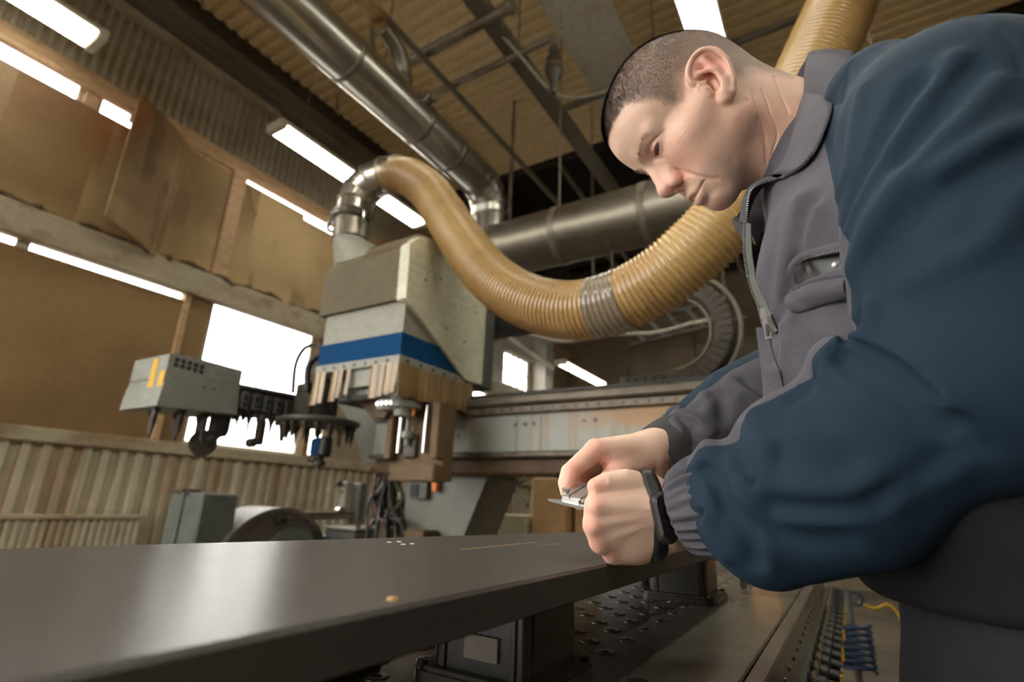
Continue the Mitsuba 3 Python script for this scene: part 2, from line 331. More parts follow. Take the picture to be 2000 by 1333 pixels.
# left wall: a shell with openings, everything in the photo hung on it
def wall_rects(y0, y1, z0, z1, holes):
    ys = sorted({y0, y1, *[h[0] for h in holes], *[h[1] for h in holes]}); zs = sorted({z0, z1, *[h[2] for h in holes], *[h[3] for h in holes]})
    out = []
    for a, b in zip(zs[:-1], zs[1:]):
        run = None
        for c, d in zip(ys[:-1], ys[1:]):
            inside = any(h[0] <= c and d <= h[1] and h[2] <= a and b <= h[3] for h in holes)
            if inside:
                if run: out.append((*run, a, b)); run = None
            else: run = (run[0], d) if run else (c, d)
        if run: out.append((*run, a, b))
    return out
low_holes = [(-5.4, -3.0, 1.51, 2.93), (-2.7, -.35, 1.51, 2.93), (-.05, 2.27, 1.51, 2.93), (2.50, 3.72, 1.51, 2.93), (3.82, 4.05, 1.51, 2.93), (5.2, 7.3, 1.51, 2.93)]  # openings behind the camera, both rows, are unseen and left unboarded for light
high_holes = [(-4.9, -2.9, 3.15, 4.36), (-2.7, -.9, 3.15, 4.36), (-.7, 1.13, 3.15, 4.36), (1.23, 2.38, 3.15, 4.36), (2.54, 4.6, 3.15, 4.36), (7.74, 8.66, 3.15, 3.76)]
shell = cat(*[cbox((XL - .06, a, c), (XL, b, d), .001) for a, b, c, d in wall_rects(YF, YB, 0, 6.4, low_holes + high_holes)])
put('wall_left', shell, 'm_plaster', 'long left wall of the hall with two rows of windows', kind='structure')
for i, (a, b, c, d) in enumerate(low_holes + high_holes):
    w, v = .035, .014; k = f'window_{i + 1}'
    fr = [cbox((XL - .055, a, c), (XL - .02, a + w, d)), cbox((XL - .055, b - w, c), (XL - .02, b, d)), cbox((XL - .055, a + w, c), (XL - .02, b - w, c + .03)), cbox((XL - .055, a + w, d - v), (XL - .02, b - w, d))]
    for j, m in enumerate(fr): put(num(k + '__frame'), m, 'm_frame')
    put(k + '__pane', cbox((XL - .040, a + w, c + .03), (XL - .038, b - w, d - v), .0004), 'm_pane')
    note(k, kind='structure')
put('trim_1', cbox((XL, YF, 1.41), (XL + .07, YB, 1.51), .006), 'm_trim', 'cream sill rail along the left wall', kind='structure')
put('trim_2', cbox((XL, YF, 2.84), (XL + .10, YB, 3.09), .01), 'm_trim', 'broad cream beam between the two window rows', kind='structure')
put('trim_3', cbox((XL, YF, 4.27), (XL + .06, YB, 4.43), .008), 'm_lintel', 'timber lintel above the upper windows', kind='structure')
put('trim_4', cbox((XL, 1.46, 4.20), (XL + .035, 2.54, 4.268), .004), 'm_lintel', kind='structure')
put('trim_5', cbox((XL + .0, YF, 5.16), (XL + .10, 2.75, 5.23), .006), 'm_trim', 'pale rail at the top of the corrugated band', kind='structure')
put('trim_6', cbox((XL + .0, YF, 5.24), (XL + .22, YB, 5.46), .012), 'm_steelbeam', 'steel eaves beam', kind='structure')
def corrugated(n, pitch, depth, top, side):
    """Profile points (along, out) of n ribs of a trapezoid sheet."""
    p = []
    for i in range(n):
        o = i * pitch; p += [(o, 0), (o + pitch - top - 2 * side, 0), (o + pitch - top - side, depth), (o + pitch - side, depth)]
    return p + [(n * pitch, 0)]
def sheet_mesh(prof, length, thick, O, A, N, L):
    """Extrudes a profile along L: O origin, A along the wave, N outwards."""
    p = np.array(prof); q = np.concatenate([p, p[::-1] - [0, thick]]); poly = sg.Polygon(q)
    m = trimesh.creation.extrude_polygon(poly, length, engine='earcut'); v = m.vertices.copy()
    m.vertices[:] = np.asarray(O, float) + v[:, :1] * A + v[:, 1:2] * N + v[:, 2:] * L; return fix(m)
for i in range(15):
    y0 = -5.9 + i * 1.0 - .002
    put(num('wall_left__ribbed_sheet'), sheet_mesh(corrugated(8, .125, .024, .050, .010), 1.33, .002, (XL + .006, y0, .08), V(0, 1, 0), V(1, 0, 0), V(0, 0, 1)), 'm_sheet', smooth=20)
for i in range(14):
    y0 = -5.9 + i * 1.2
    put(num('wall_left__cladding_sheet'), sheet_mesh(corrugated(16, .075, .020, .028, .008), .73, .002, (XL + .006, y0, 4.432), V(0, 1, 0), V(1, 0, 0), V(0, 0, 1)), 'm_cladding', smooth=20)
def panel(y0, y1, z0, z1, x=XL + .02, t=.018): return cbox((x, y0, z0), (x + t, y1, z1), .003)
for a, b, c, d in [(-.05, 2.235, 1.515, 2.780), (2.285, 2.475, 1.515, 2.85), (3.73, 3.81, 1.515, 2.84), (5.0, 5.2, 1.515, 2.84)]: put(num('wall_left__lower_board'), panel(a, b, c, d), 'm_board_low')
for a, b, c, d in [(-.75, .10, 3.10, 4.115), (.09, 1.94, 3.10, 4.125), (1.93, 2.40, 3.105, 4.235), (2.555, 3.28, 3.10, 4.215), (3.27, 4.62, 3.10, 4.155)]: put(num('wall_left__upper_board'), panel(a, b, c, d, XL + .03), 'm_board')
put('wall_left__post', cbox((XL, 2.40, 3.09), (XL + .075, 2.545, 4.30), .006), 'm_lintel'); put('wall_left__post_001', cbox((XL, 2.225, 1.51), (XL + .06, 2.285, 2.84), .006), 'm_lintel'); put('wall_left__post_002', cbox((XL, 1.135, 3.9), (XL + .02, 1.225, 4.27), .004), 'm_lintel')
foam = spline([(XL + .07, y, 3.10 + .018 * math.sin(y * 9) + .015 * math.sin(y * 23 + 1)) for y in np.arange(-.8, 4.7, .11)], 260)
foam += .010 * (meshkit.noise(foam * 30, 2)[:, None] - .5) * V(0, 0, 2)
put('wall_left__foam_seam', tube_mesh(foam, .012 + .040 * meshkit.noise(foam * 14, 8) ** 2, 7), 'm_foam', 'crumbling brown foam line along the beam')
# loose sheet hanging out from the wall
lp = [hit(276, 182, 0, XL + .30), hit(205, 422, 0, XL + .42), hit(303, 503, 0, XL + .13), hit(374, 292, 0, XL + .08)]
gu, gv = np.meshgrid(np.linspace(0, 1, 14), np.linspace(0, 1, 14), indexing='ij')
P = ((1 - gu) * (1 - gv))[..., None] * lp[0] + ((1 - gu) * gv)[..., None] * lp[1] + (gu * gv)[..., None] * lp[2] + (gu * (1 - gv))[..., None] * lp[3]
P = P + V(.05, 0, 0) * (np.sin(np.pi * gu) * .8)[..., None]
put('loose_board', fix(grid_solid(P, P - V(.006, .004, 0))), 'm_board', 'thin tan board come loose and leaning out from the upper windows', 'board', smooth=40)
put('wall_left__strip_block', cbox((XL - .01, 1.03, 2.70), (XL + .02, 1.11, 2.95)), 'm_frame')
put('hanging_wire', tube_mesh(spline([(XL + .08, 2.57, 4.22), (XL + .10, 2.60, 4.05), (XL + .09, 2.66, 3.92), (XL + .10, 2.70, 3.90)], 20), .006, 6), 'm_black', 'short dark wire dangling at the upper window post', 'wire')
# ceiling: corrugated decking, a darker roof above
put('ceiling', cbox((XL - .3, YF - .3, 6.4), (XR + .3, YB + .3, 6.6)), 'm_void', 'dark roof above the decking', kind='structure')
for i in range(10):
    y0 = 5.36 - (i + 1) * 1.125
    put(num('ceiling__deck_sheet'), sheet_mesh(corrugated(9, .125, .022, .056, .010), 8.6, .002, (-4.72, y0, 5.60), V(0, 1, 0), V(0, 0, -1), V(1, 0, 0)), 'm_deck', smooth=20)
for y in (5.45, 7.0, 8.6, 10.1): put(num('ceiling__purlin'), cbox((-4.9, y, 5.62), (XR, y + .12, 5.95), .01), 'm_void')
put('wall_back', cbox((XL - .3, YB, 0), (XR + .3, YB + .25, 6.4)), 'm_plaster', 'far end wall', kind='structure')
for i in range(8):
    x0 = -4.98 + i * 1.36
    put(num('wall_back__panel'), cbox((x0 + .03, YB - .04, .3), (x0 + 1.33, YB - .002, 4.30), .006), 'm_farpanel')
    put(num('wall_back__joint_post'), cbox((x0 - .03, YB - .07, .2), (x0 + .03, YB - .042, 4.5), .005), 'm_pipe')
put('wall_right', cbox((XR, YF - .3, 0), (XR + .25, YB + .3, 6.4)), 'm_plaster', kind='structure')
fh = [(-4.9, -.9, 1.2, 4.9)]  # added unseen window opening, placed to light the face and hands
put('wall_front', cat(*[cbox((a, YF - .25, c), (b, YF, d), .001) for a, b, c, d in wall_rects(XL - .3, XR + .3, 0, 6.4, fh)]), 'm_plaster', kind='structure')
for i, (a, b, c, d) in enumerate(fh): put(f'window_{i + 21}', cbox((a, YF - .13, c), (b, YF - .127, d), .0005), 'm_pane', kind='structure')  # pane of the added window behind the camera
# white wall piece and reveal beside the far window
put('wall_left__white_reveal', cbox((XL, 7.15, 2.9), (XL + .04, 7.66, 4.9), .004), 'm_white_wall'); put('wall_left__white_reveal_001', cbox((XL, 7.66, 3.77), (XL + .04, 8.9, 4.9), .004), 'm_white_wall'); put('wall_left__white_reveal_002', cbox((XL, 8.78, 2.9), (XL + .30, 9.1, 4.9), .004), 'm_white_wall')
for z in (3.42,): put(num('window_12__bar'), cbox((XL - .015, 7.75, z), (XL + .01, 8.66, z + .03)), 'm_frame')
for y in (8.02, 8.20, 8.42): put(num('window_12__bar'), cbox((XL - .015, y, 3.16), (XL + .01, y + .035, 3.76)), 'm_frame')
# radiator
note('radiator', 'long cream panel radiator under the ribbed wall sheet', 'radiator')
put('radiator__body', sheet_mesh(corrugated(60, .05, .012, .02, .006), .62, .05, (XL + .13, -.75, .26), V(0, 1, 0), V(1, 0, 0), V(0, 0, 1)), 'm_sheet', smooth=20)
put('radiator__top_grille', cbox((XL + .05, -.76, .88), (XL + .16, 2.27, .91), .004), 'm_trim')
for i in range(60): pass
for s, y in enumerate((-.5, 2.0)): put(num('radiator__bracket'), cbox((XL + .04, y, .20), (XL + .11, y + .04, .80), .003), 'm_trim')
# ---------------------------------------------------------------- lamps
def fixture(key, x, y0, y1, z, w, label, power, dz=.09):
    note(key, label, 'ceiling lamp', 'fluorescent ceiling lamps')
    put(key + '__housing', cbox((x - w / 2 - .012, y0, z + dz * .45), (x + w / 2 + .012, y1, z + dz), .012), 'm_lampbody')
    for k, (a, b) in enumerate(((y0, y0 + .07), (y1 - .07, y1))): put(num(key + '__end_cap'), cbox((x - w / 2 - .008, a, z - .004), (x + w / 2 + .008, b, z + dz * .5), .012), 'm_lampbody')
    prof = sg.Polygon([(-w / 2, dz * .45), (-w / 2, dz * .2), (-w * .38, .008), (-w * .2, 0), (w * .2, 0), (w * .38, .008), (w / 2, dz * .2), (w / 2, dz * .45)])
    m = prism_xz(sg.Polygon(np.array(prof.exterior.coords) + [x, z]), y0 + .075, y1 - .075)
    scene[key + '__diffuser'] = mikit.ply(m, {'type': 'diffuse', 'reflectance': {'type': 'rgb', 'value': .6}}, emitter={'type': 'area', 'radiance': {'type': 'rgb', 'value': [power, power * .99, power * .86]}})
    for y in (y0 + .3, y1 - .3): put(num(key + '__hanger'), rod((x, y, z + dz), (x, y, 5.62 if x > -4.6 else z + dz + .4), .004, 6), 'm_pipe')
fixture('ceiling_lamp', -4.50, -.55, 1.02, 4.36, .25, 'long fluorescent lamp at the upper left corner above the windows', LAMP)
fixture('ceiling_lamp_001', -4.13, 2.26, 4.36, 4.36, .22, 'long fluorescent lamp behind the metal hose elbow', LAMP)
fixture('ceiling_lamp_002', -.475, 2.15, 3.75, 4.50, .235, 'fluorescent lamp seen right above the head of the man', LAMP)
fixture('ceiling_lamp_003', -3.92, 7.85, 9.75, 3.42, .20, 'far fluorescent lamp low over the gantry rail', LAMP)
for i, (x, y, z, w_) in enumerate(((-.475, .10, 4.50, 'directly over the man, outside the picture'), (-.475, -2.6, 4.50, 'behind the camera over the bed'), (2.2, 1.8, 4.5, 'behind the back of the man'), (2.2, 4.4, 4.5, 'far right of the wide duct'), (2.2, -1.2, 4.5, 'behind the camera on the right'), (-4.4, -3.2, 4.4, 'by the windows behind the camera'))): fixture(f'ceiling_lamp_{i + 4:03d}', x, y, y + 1.6, z, .235, 'added unseen fluorescent lamp ' + w_, LAMP2)  # unseen lamps added for top and side light on man and machine
# ---------------------------------------------------------------- ducts and pipes under the ceiling
AX_D, R_D = V(-2.64, 0, 4.08), .18
note('ventilation_duct', 'round galvanised duct crossing the ceiling and dropping through an elbow', 'duct')
yc = [-3.2, -1.2, .62, 1.86, 2.62, 3.05, 3.42]
for a, b in zip(yc[:-1], yc[1:]): put(num('ventilation_duct__section'), rod(AX_D + V(0, a + .004, 0), AX_D + V(0, b - .004, 0), R_D, 48), 'm_galv', smooth=50)
for y in yc[1:-1]: put(num('ventilation_duct__joint'), lathe(AX_D + V(0, y - .022, 0), V(0, 1, 0), [(R_D - .002, 0), (R_D + .004, .006), (R_D + .006, .022), (R_D + .004, .038), (R_D - .002, .044)], 48), 'm_galv_dull', smooth=50)
eb = []
for k in range(4):
    t0, t1 = k * math.pi / 8, (k + 1) * math.pi / 8
    c = lambda t: AX_D + V(0, 3.42 + .30 * math.sin(t), -.30 * (1 - math.cos(t)))
    put(num('ventilation_duct__elbow_segment'), rod(c(t0), c(t1), R_D + .002, 48), 'm_galv', smooth=50)
    put(num('ventilation_duct__joint'), lathe(c(t1) - .016 * unit(c(t1) - c(t0)), c(t1) - c(t0), [(R_D, 0), (R_D + .008, .008), (R_D + .008, .024), (R_D, .032)], 48), 'm_galv_dull', smooth=50)
put('ventilation_duct__drop', rod(AX_D + V(0, 3.72, -.30), AX_D + V(0, 3.72, -.92), R_D, 48), 'm_galv', smooth=50)
put(num('ventilation_duct__joint'), lathe(AX_D + V(0, 3.72, -.70), V(0, 0, 1), [(R_D, 0), (R_D + .012, .006), (R_D + .012, .03), (R_D, .036)], 48), 'm_chrome', smooth=50)
put('ventilation_duct__damper', cat(disc(AX_D + V(.14, 2.52, .06), V(1, 0, .6), .045, .09, 24, .01), disc(AX_D + V(.20, 2.52, .10), V(1, 0, .6), .06, .02, 24, .004)), 'm_galv_dull', 'small round damper on the side')
for y in (.3, 2.2): put(num('ventilation_duct__hanger'), rod(AX_D + V(0, y, .17), V(-2.64, y, 5.6), .006, 6), 'm_pipe')
HY, HZ, HR = 3.46, 3.22, .235
note('collector_duct', 'wide horizontal galvanised duct behind the head of the man', 'duct')
hx = [-2.36, -1.72, -1.0, .1, 1.4, 3.0, 5.9]
for a, b in zip(hx[:-1], hx[1:]): put(num('collector_duct__section'), rod((a + .004, HY, HZ), (b - .004, HY, HZ), HR, 56), 'm_galv_dull', smooth=50)
for x in hx[:-1]: put(num('collector_duct__band'), lathe((x - .03, HY, HZ), V(1, 0, 0), [(HR - .002, 0), (HR + .006, .006), (HR + .006, .054), (HR - .002, .06)], 56), 'm_pipe', smooth=50)
put('collector_duct__end_cap', lathe((-2.40, HY, HZ), V(1, 0, 0), [(.02, 0), (HR - .03, .004), (HR, .03), (HR, .05)], 48), 'm_galv_dull')
for x in (-1.75, -.9, .5): put(num('collector_duct__strap'), rod((x, HY, HZ + HR), (x, HY, 5.6), .008, 6), 'm_pipe')
# small clear hose and its elbow meeting the duct
sh = spline([V(-2.58, -.6, 4.62), V(-2.56, .4, 4.60), V(-2.55, 1.2, 4.58), V(-2.545, 1.9, 4.55), V(-2.545, 2.05, 4.50)], 320)
note('clear_hose', 'small ribbed brownish hose running along above the duct', 'hose')
put('clear_hose__tube', tube_mesh(sh, .058 + .006 * np.sin(np.arange(320) * 1.5), 20), 'm_hose', smooth=True)
el = spline([V(-2.545, 2.05, 4.50), V(-2.545, 2.22, 4.44), V(-2.55, 2.32, 4.32), V(-2.56, 2.34, 4.18)], 24)
put('clear_hose__elbow', tube_mesh(el, .062, 24), 'm_galv_dull', 'bent galvanised elbow', smooth=True)
put('clear_hose__clamp', lathe(V(-2.56, 2.338, 4.27), V(0, 0, -1), [(.06, 0), (.070, .004), (.070, .02), (.06, .024)], 28), 'm_chrome')
def run(key, p, r, m, label, cat_, n=None): put(key, tube_mesh(spline(p, n or 8 * len(p)), r, 12), m, label, cat_, smooth=50)
note('strut_rail', 'long grey steel rail hung below the decking', 'rail')
put('strut_rail__channel', cat(cbox((-2.00, -1., 4.70), (-1.86, 7.2, 4.715), .002), cbox((-2.00, -1., 4.715), (-1.988, 7.2, 4.78), .002), cbox((-1.872, -1., 4.715), (-1.86, 7.2, 4.78), .002)), 'm_steelbeam')
for y in (1.4, 3.0, 4.6): put(num('strut_rail__hanger'), rod((-1.93, y, 4.72), (-1.93, y, 5.6), .007, 6), 'm_pipe')
note('strut_rail_001', 'thin dark pipe from the small elbow along the decking', 'pipe'); put('strut_rail_001__pipe', rod((-2.55, 2.0, 4.62), (-2.55, 7.6, 4.62), .028, 12), 'm_steelbeam')
put('air_pipe', cat(rod((-2.72, 2.54, 4.70), (-1.70, 2.54, 4.72), .045, 14), disc((-1.74, 2.54, 4.72), V(1, 0, 0), .06, .05)), 'm_pipe', 'short mottled galvanised pipe crossing to the rail', 'pipe')
run('air_pipe_001', [V(-2.75, 2.92, 4.68), V(-2.2, 2.92, 4.68), V(-1.62, 2.92, 4.69), V(-1.55, 2.92, 4.67), V(-1.54, 2.92, 4.58)], .030, 'm_pipe', 'thin pipe bending down to the valve', 'pipe', 60)
note('drop_valve', 'dark bulbous valve hanging at the end of the thin pipe', 'valve')
put('drop_valve__body', lathe((-1.54, 2.92, 4.58), V(0, 0, -1), [(.03, 0), (.045, .03), (.03, .06), (.062, .12), (.070, .20), (.060, .28), (.03, .33), (.035, .40), (.02, .44)], 24), 'm_grime', smooth=40)
put('drop_valve__ring', lathe((-1.54, 2.92, 4.39), V(0, 0, -1), [(.06, 0), (.075, .004), (.075, .03), (.06, .034)], 24), 'm_rust')
put('air_pipe_002', cbox((-1.85, 3.66, 4.68), (.6, 3.72, 4.73), .006), 'm_steelbeam', 'flat grey cross bar under the decking, ending left of the rail', 'bar')
run('loose_cable', [V(-1.95, 2.55, 4.76), V(-1.86, 2.9, 4.66), V(-1.72, 3.3, 4.52), V(-1.5, 3.55, 4.60), V(-1.2, 3.66, 4.70)], .014, 'm_white_cable', 'pale cable sagging below the rail', 'cable', 60)
run('bent_pipe', [V(-3.29, 2.5, 5.62), V(-3.3, 2.6, 5.1), V(-3.32, 2.7, 4.8), V(-3.30, 2.85, 4.6), V(-3.15, 3.35, 4.55), V(-3.1, 3.6, 4.5)], .022, 'm_steelbeam', 'dark bent pipe left of the big duct', 'pipe', 50)
for i, (x, y) in enumerate(((-4.45, 1.55), (-4.45, 3.1), (-3.6, 3.55))): run(f'ceiling_hook' + (f'_{i:03d}' if i else ''), [V(x, y, 5.6), V(x + .01, y, 5.45), V(x + .03, y + .02, 5.28)], .012, 'm_pipe', ('short hanger rod by the dark gap above the first lamp', 'short hanger rod by the dark gap above the second lamp', 'thin hanger rod left of the big duct')[i], 'hook', 20)
for i, (x, y0) in enumerate(((-2.95, 5.0), (-1.2, 5.2), (-.6, 5.3), (-.45, 5.3))): put('roof_brace' + (f'_{i:03d}' if i else ''), rod((x, y0, 5.90), (x + (.5 if i < 2 else .25), 9.2, 3.6 if i else 4.6), .035, 8), 'm_pipe', ('pale brace in the dark roof gap right of the duct elbow', 'pale brace in the dark roof gap below the rail', 'pale brace in the dark roof gap near the forehead', 'second pale brace in the dark roof gap near the forehead')[i], 'brace')
for i, (x, y) in enumerate(((-2.35, 5.6), (-1.35, 5.7))): put('hanging_rod' + (f'_{i:03d}' if i else ''), rod((x, y, 6.42), (x, y, 3.5), .018, 8), 'm_pipe', ('thin vertical rod in the dark roof gap behind the wide duct', 'thin vertical rod in the dark gap beside the forehead')[i], 'rod')
# perforated tray
hx_, r_h = [], .0125
holes = []
for i in range(85):
    for j in range(9):
        holes.append(sg.Point(-1.555 + .048 * j + (.024 if i % 2 else 0) + .02, .75 + i * .044).buffer(r_h, resolution=3))
tray = sg.box(-1.585, .70, -1.115, 4.52).difference(shapely.union_all([h for h in holes if h.bounds[2] < -1.125]))
note('cable_tray', 'perforated steel cable tray under the ceiling', 'cable tray')
put('cable_tray__perforated_floor', prism_xy(tray, 4.900, 4.904), 'm_tray', smooth=False)
for x in (-1.587, -1.117): put(num('cable_tray__rim'), cbox((x, .70, 4.90), (x + .004, 4.52, 4.97), .001), 'm_tray')
for y in (1.2, 2.7): put(num('cable_tray__hanger'), rod((-1.35, y, 4.9), (-1.35, y, 5.6), .006, 6), 'm_pipe')

# ---------------------------------------------------------------- the router gantry
XC = -1.72
note('router_head', 'grey and white router head with blue band and amber strip curtain, before the gantry', 'machine')
put('router_head__body', prism_yz([(1.76, 1.80), (2.34, 1.80), (2.34, 2.10), (1.76, 2.10)], -2.30, -1.725), 'm_paint', 'white middle of the head')
put('router_head__blue_band', prism_yz([(1.752, 1.765), (2.30, 1.765), (2.30, 1.882), (1.752, 1.882)], -2.306, XC), 'm_bluepaint', 'blue stripe around the head')
put('router_head__flange', cbox((-2.312, 1.745, 1.725), (XC + .006, 2.335, 1.768), .003), 'm_paint', 'white screw rail')
for i in range(7): put(num('router_head__screw'), disc((-2.24 + i * .075, 1.746, 1.745), V(0, -1, 0), .008, .004, 10), 'm_black')
for i in range(6): put(num('router_head__screw'), disc((XC + .005, 1.80 + i * .095, 1.745), V(1, 0, 0), .008, .004, 10), 'm_black')
hood = prism_yz([(1.735, 2.050), (2.30, 2.03), (2.30, 2.50), (1.99, 2.50), (1.93, 2.455), (1.80, 2.395), (1.735, 2.315)], -2.335, XC - .045)
put('router_head__hood', hood, 'm_hood', 'olive grey sloping hood')
put('router_head__hood_cap', prism_yz([(1.78, 2.375), (2.10, 2.46), (2.10, 2.53), (1.98, 2.525), (1.82, 2.445)], -2.10, XC - .02), 'm_hood', 'raised rounded cap on the hood')
cov = [(1.725, 2.335), (1.80, 2.415), (1.90, 2.44), (2.08, 2.40), (2.413, 2.236), (2.41, 1.755), (2.255, 1.752), (1.735, 2.045)]
put('router_head__side_cover', fix(prism_yz(list(sg.Polygon(cov).buffer(-.012).buffer(.012, resolution=3).exterior.coords)[:-1], XC - .045, XC + .018)), 'm_cover', 'pale green grey side cover with a slanting edge')
for y, z in ((1.86, 2.19), (1.98, 2.24), (2.06, 1.99), (2.22, 1.96), (2.30, 2.16)): put(num('router_head__cover_screw'), disc((XC + .017, y, z), V(1, 0, 0), .007, .003, 10), 'm_bolt')
put('router_head__rear_box', cbox((-2.3, 2.415, 1.752), (XC - .01, 2.56, 2.235), .006), 'm_darkgrey', 'dark grey box behind the cover')
put('router_head__rear_box_001', cbox((-2.28, 2.56, 2.14), (-1.5, 2.75, 2.28), .006), 'm_black', 'dark bracket above the rail')
# strip curtain: separate plastic strips
rng = np.random.default_rng(7)
def strip(c, along, w, z0, z1, out, bend):
    g = np.linspace(-1, 1, 5); h = np.linspace(0, 1, 8); G, H = np.meshgrid(g, h, indexing='ij')
    P = np.asarray(c) + (G * w / 2)[..., None] * along + V(0, 0, 1) * (z0 + (z1 - z0) * H)[..., None] + (bend * H ** 2 + .004 * (1 - G ** 2))[..., None] * out
    return fix(grid_solid(P, P - .002 * out))
for i, (x0, x1, z1) in enumerate(((-2.305, -2.255, 1.552), (-2.262, -2.215, 1.560), (-2.165, -2.115, 1.565), (-2.122, -2.085, 1.580), (-2.062, -2.035, 1.590), (-1.885, -1.835, 1.562), (-1.842, -1.800, 1.568), (-1.790, -1.750, 1.572), (-1.758, -1.716, 1.575))):
    put(num('router_head__curtain_strip'), strip(((x0 + x1) / 2, 1.742 - .004 * (i % 2), 0), V(1, 0, 0), x1 - x0, 1.728, z1 + .006 * rng.random(), V(0, -1, 0), .012 * rng.random()), 'm_strip', smooth=60)
put('router_head__inner_plate_001', cbox((-2.06, 1.765, 1.635), (-1.87, 1.775, 1.725), .003), 'm_paint')
y = 1.742
for i in range(13):
    w = .046; put(num('router_head__curtain_strip'), strip((XC + .010 + .003 * (i % 2), y + w / 2, 0), V(0, 1, 0), w + .003, 1.728, 1.568 + .012 * rng.random() - .010 * (i == 0), V(1, 0, 0), .010 * rng.random()), 'm_strip', smooth=60); y += w
put('router_head__inner_plate', cbox((-2.05, 1.80, 1.60), (-1.93, 1.82, 1.72), .003), 'm_legpaint')
put('router_head__inner_body', cbox((-2.25, 1.86, 1.585), (-1.76, 2.30, 1.76), .01), 'm_grime')
# spindle group below the curtain
put('router_head__spindle', lathe((-1.80, 1.90, 1.60), V(0, 0, -1), [(.07, 0), (.07, .03), (.085, .032), (.085, .06), (.05, .065), (.045, .10)], 28), 'm_aggr', 'pale spindle nose')
for i in range(4): put(num('router_head__spindle_port'), disc((-1.90 + .03 * i, 1.835, 1.555), V(0, -1, 0), .010, .02, 12), 'm_chrome')
put('router_head__spindle_001', cbox((-1.93, 1.84, 1.53), (-1.78, 1.95, 1.585), .006), 'm_aggr')
put('router_head__guide_arm', prism_xz([(-2.13, 1.60), (-1.94, 1.60), (-1.90, 1.54), (-1.93, 1.50), (-2.02, 1.505), (-2.08, 1.56)], 1.90, 1.98), 'm_rust', 'curved rusty guide arm')
note('router_head__tool_column', 'rust stained housing hanging below the spindle')
put('router_head__tool_column', prism_xz([(-1.935, 1.57), (-1.60, 1.57), (-1.605, 1.30), (-1.60, 1.20), (-1.86, 1.20), (-1.90, 1.30)], 1.985, 2.06), 'm_rust')
for a, b in ((-1.935, -1.895), (-1.645, -1.60)): put(num('router_head__tool_column__side_plate'), cbox((a, 1.93, 1.30), (b, 1.985, 1.57), .004), 'm_rust')
for xx in (-1.865, -1.70): put(num('router_head__tool_column__rod'), rod((xx, 1.96, 1.33), (xx, 1.96, 1.56), .014, 14), 'm_chrome')
put('router_head__tool_column__tool', lathe((-1.80, 1.94, 1.585), V(0, 0, -1), [(.012, 0), (.012, .15), (.03, .155), (.03, .185), (.012, .19), (.012, .22)], 18), 'm_aggr')
put('router_head__tool_column__lower_plate', cbox((-1.84, 1.96, 1.31), (-1.76, 1.99, 1.42), .004), 'm_grime'); put('router_head__tool_column__foot', cbox((-1.88, 1.92, 1.195), (-1.60, 2.03, 1.275), .006), 'm_rust')
for xx in (-1.845, -1.80, -1.745): put(num('router_head__warning_tag'), cbox((xx, 1.90, 1.50), (xx + .012, 1.91, 1.56), .002), 'm_orange' if xx > -1.81 else 'm_redcap')
# hood outlet, elbow and its clamps
ep = [hit(687, 460, 1, 1.95), hit(688, 432, 1, 1.955), hit(692, 402, 1, 1.965), hit(706, 374, 1, 1.98), hit(728, 354, 1, 1.99), hit(756, 343, 1, 2.0), hit(778, 341, 1, 2.0)]
note('extraction_elbow', 'shiny metal elbow with clamp rings on top of the router hood', 'duct elbow')
ring = [V(-2.345, 1.80, 2.34), V(-2.08, 1.80, 2.40), V(-2.08, 2.10, 2.45), V(-2.345, 2.10, 2.38)]
cone_pts = [p for p in ring] + [ep[0] + V(.108 * math.cos(t), .108 * math.sin(t), -.045) for t in np.linspace(0, 6.28, 24)]
put('extraction_elbow__transition', trimesh.convex.convex_hull(np.array(cone_pts)), 'm_paint', 'pale square to round transition piece', smooth=25)
put('extraction_elbow__collar', rod(ep[0] - V(0, 0, .05), ep[1], .112, 36), 'm_galv_dull')
for a, b in zip(ep[1:-1], ep[2:]):
    put(num('extraction_elbow__segment'), rod(a, b, .116, 36), 'm_galv', smooth=50)
    put(num('extraction_elbow__joint'), lathe(b - .012 * unit(b - a), b - a, [(.114, 0), (.122, .006), (.122, .02), (.114, .026)], 36), 'm_galv_dull')
for i, (o, r) in enumerate(((.0, .136), (.032, .128))): put(num('extraction_elbow__clamp_ring'), lathe(ep[1] + V(0, 0, o - .01), V(0, 0, 1), [(.112, 0), (r, .004), (r + .004, .012), (r, .02), (.112, .024)], 40), 'm_chrome')
for s in (-1, 1): put(num('extraction_elbow__clamp_bolt'), tube_mesh(spline([ep[1] + V(s * .135, -.04, .02), ep[1] + V(s * .16, -.05, 0), ep[1] + V(s * .165, -.045, -.04), ep[1] + V(s * .14, -.03, -.055)], 16), .011, 8), 'm_chrome')
# the big ribbed hose
HP = [hit(756, 343, 1, 2.0), hit(795, 345, 1, 1.98), hit(835, 372, 1, 1.95), hit(868, 418, 1, 1.92), hit(905, 475, 1, 1.90), hit(955, 538, 1, 1.88), hit(1020, 584, 1, 1.86), hit(1100, 606, 1, 1.84), hit(1185, 597, 1, 1.82), hit(1270, 558, 1, 1.80), hit(1345, 500, 1, 1.78), hit(1420, 425, 1, 1.77), hit(1480, 345, 1, 1.77), hit(1535, 245, 1, 1.80), hit(1585, 140, 1, 1.86), hit(1640, 15, 1, 1.95), hit(1690, -110, 1, 2.05), hit(1720, -230, 1, 2.12)]
hc = spline(HP, 3000); L = np.r_[0, np.cumsum(np.linalg.norm(np.diff(hc, axis=0), axis=1))]
PITCH = .0205
n_ = int(L[-1] / PITCH) * 9; s_ = np.linspace(0, L[-1], n_); hc = np.stack([np.interp(s_, L, hc[:, i]) for i in range(3)], 1)
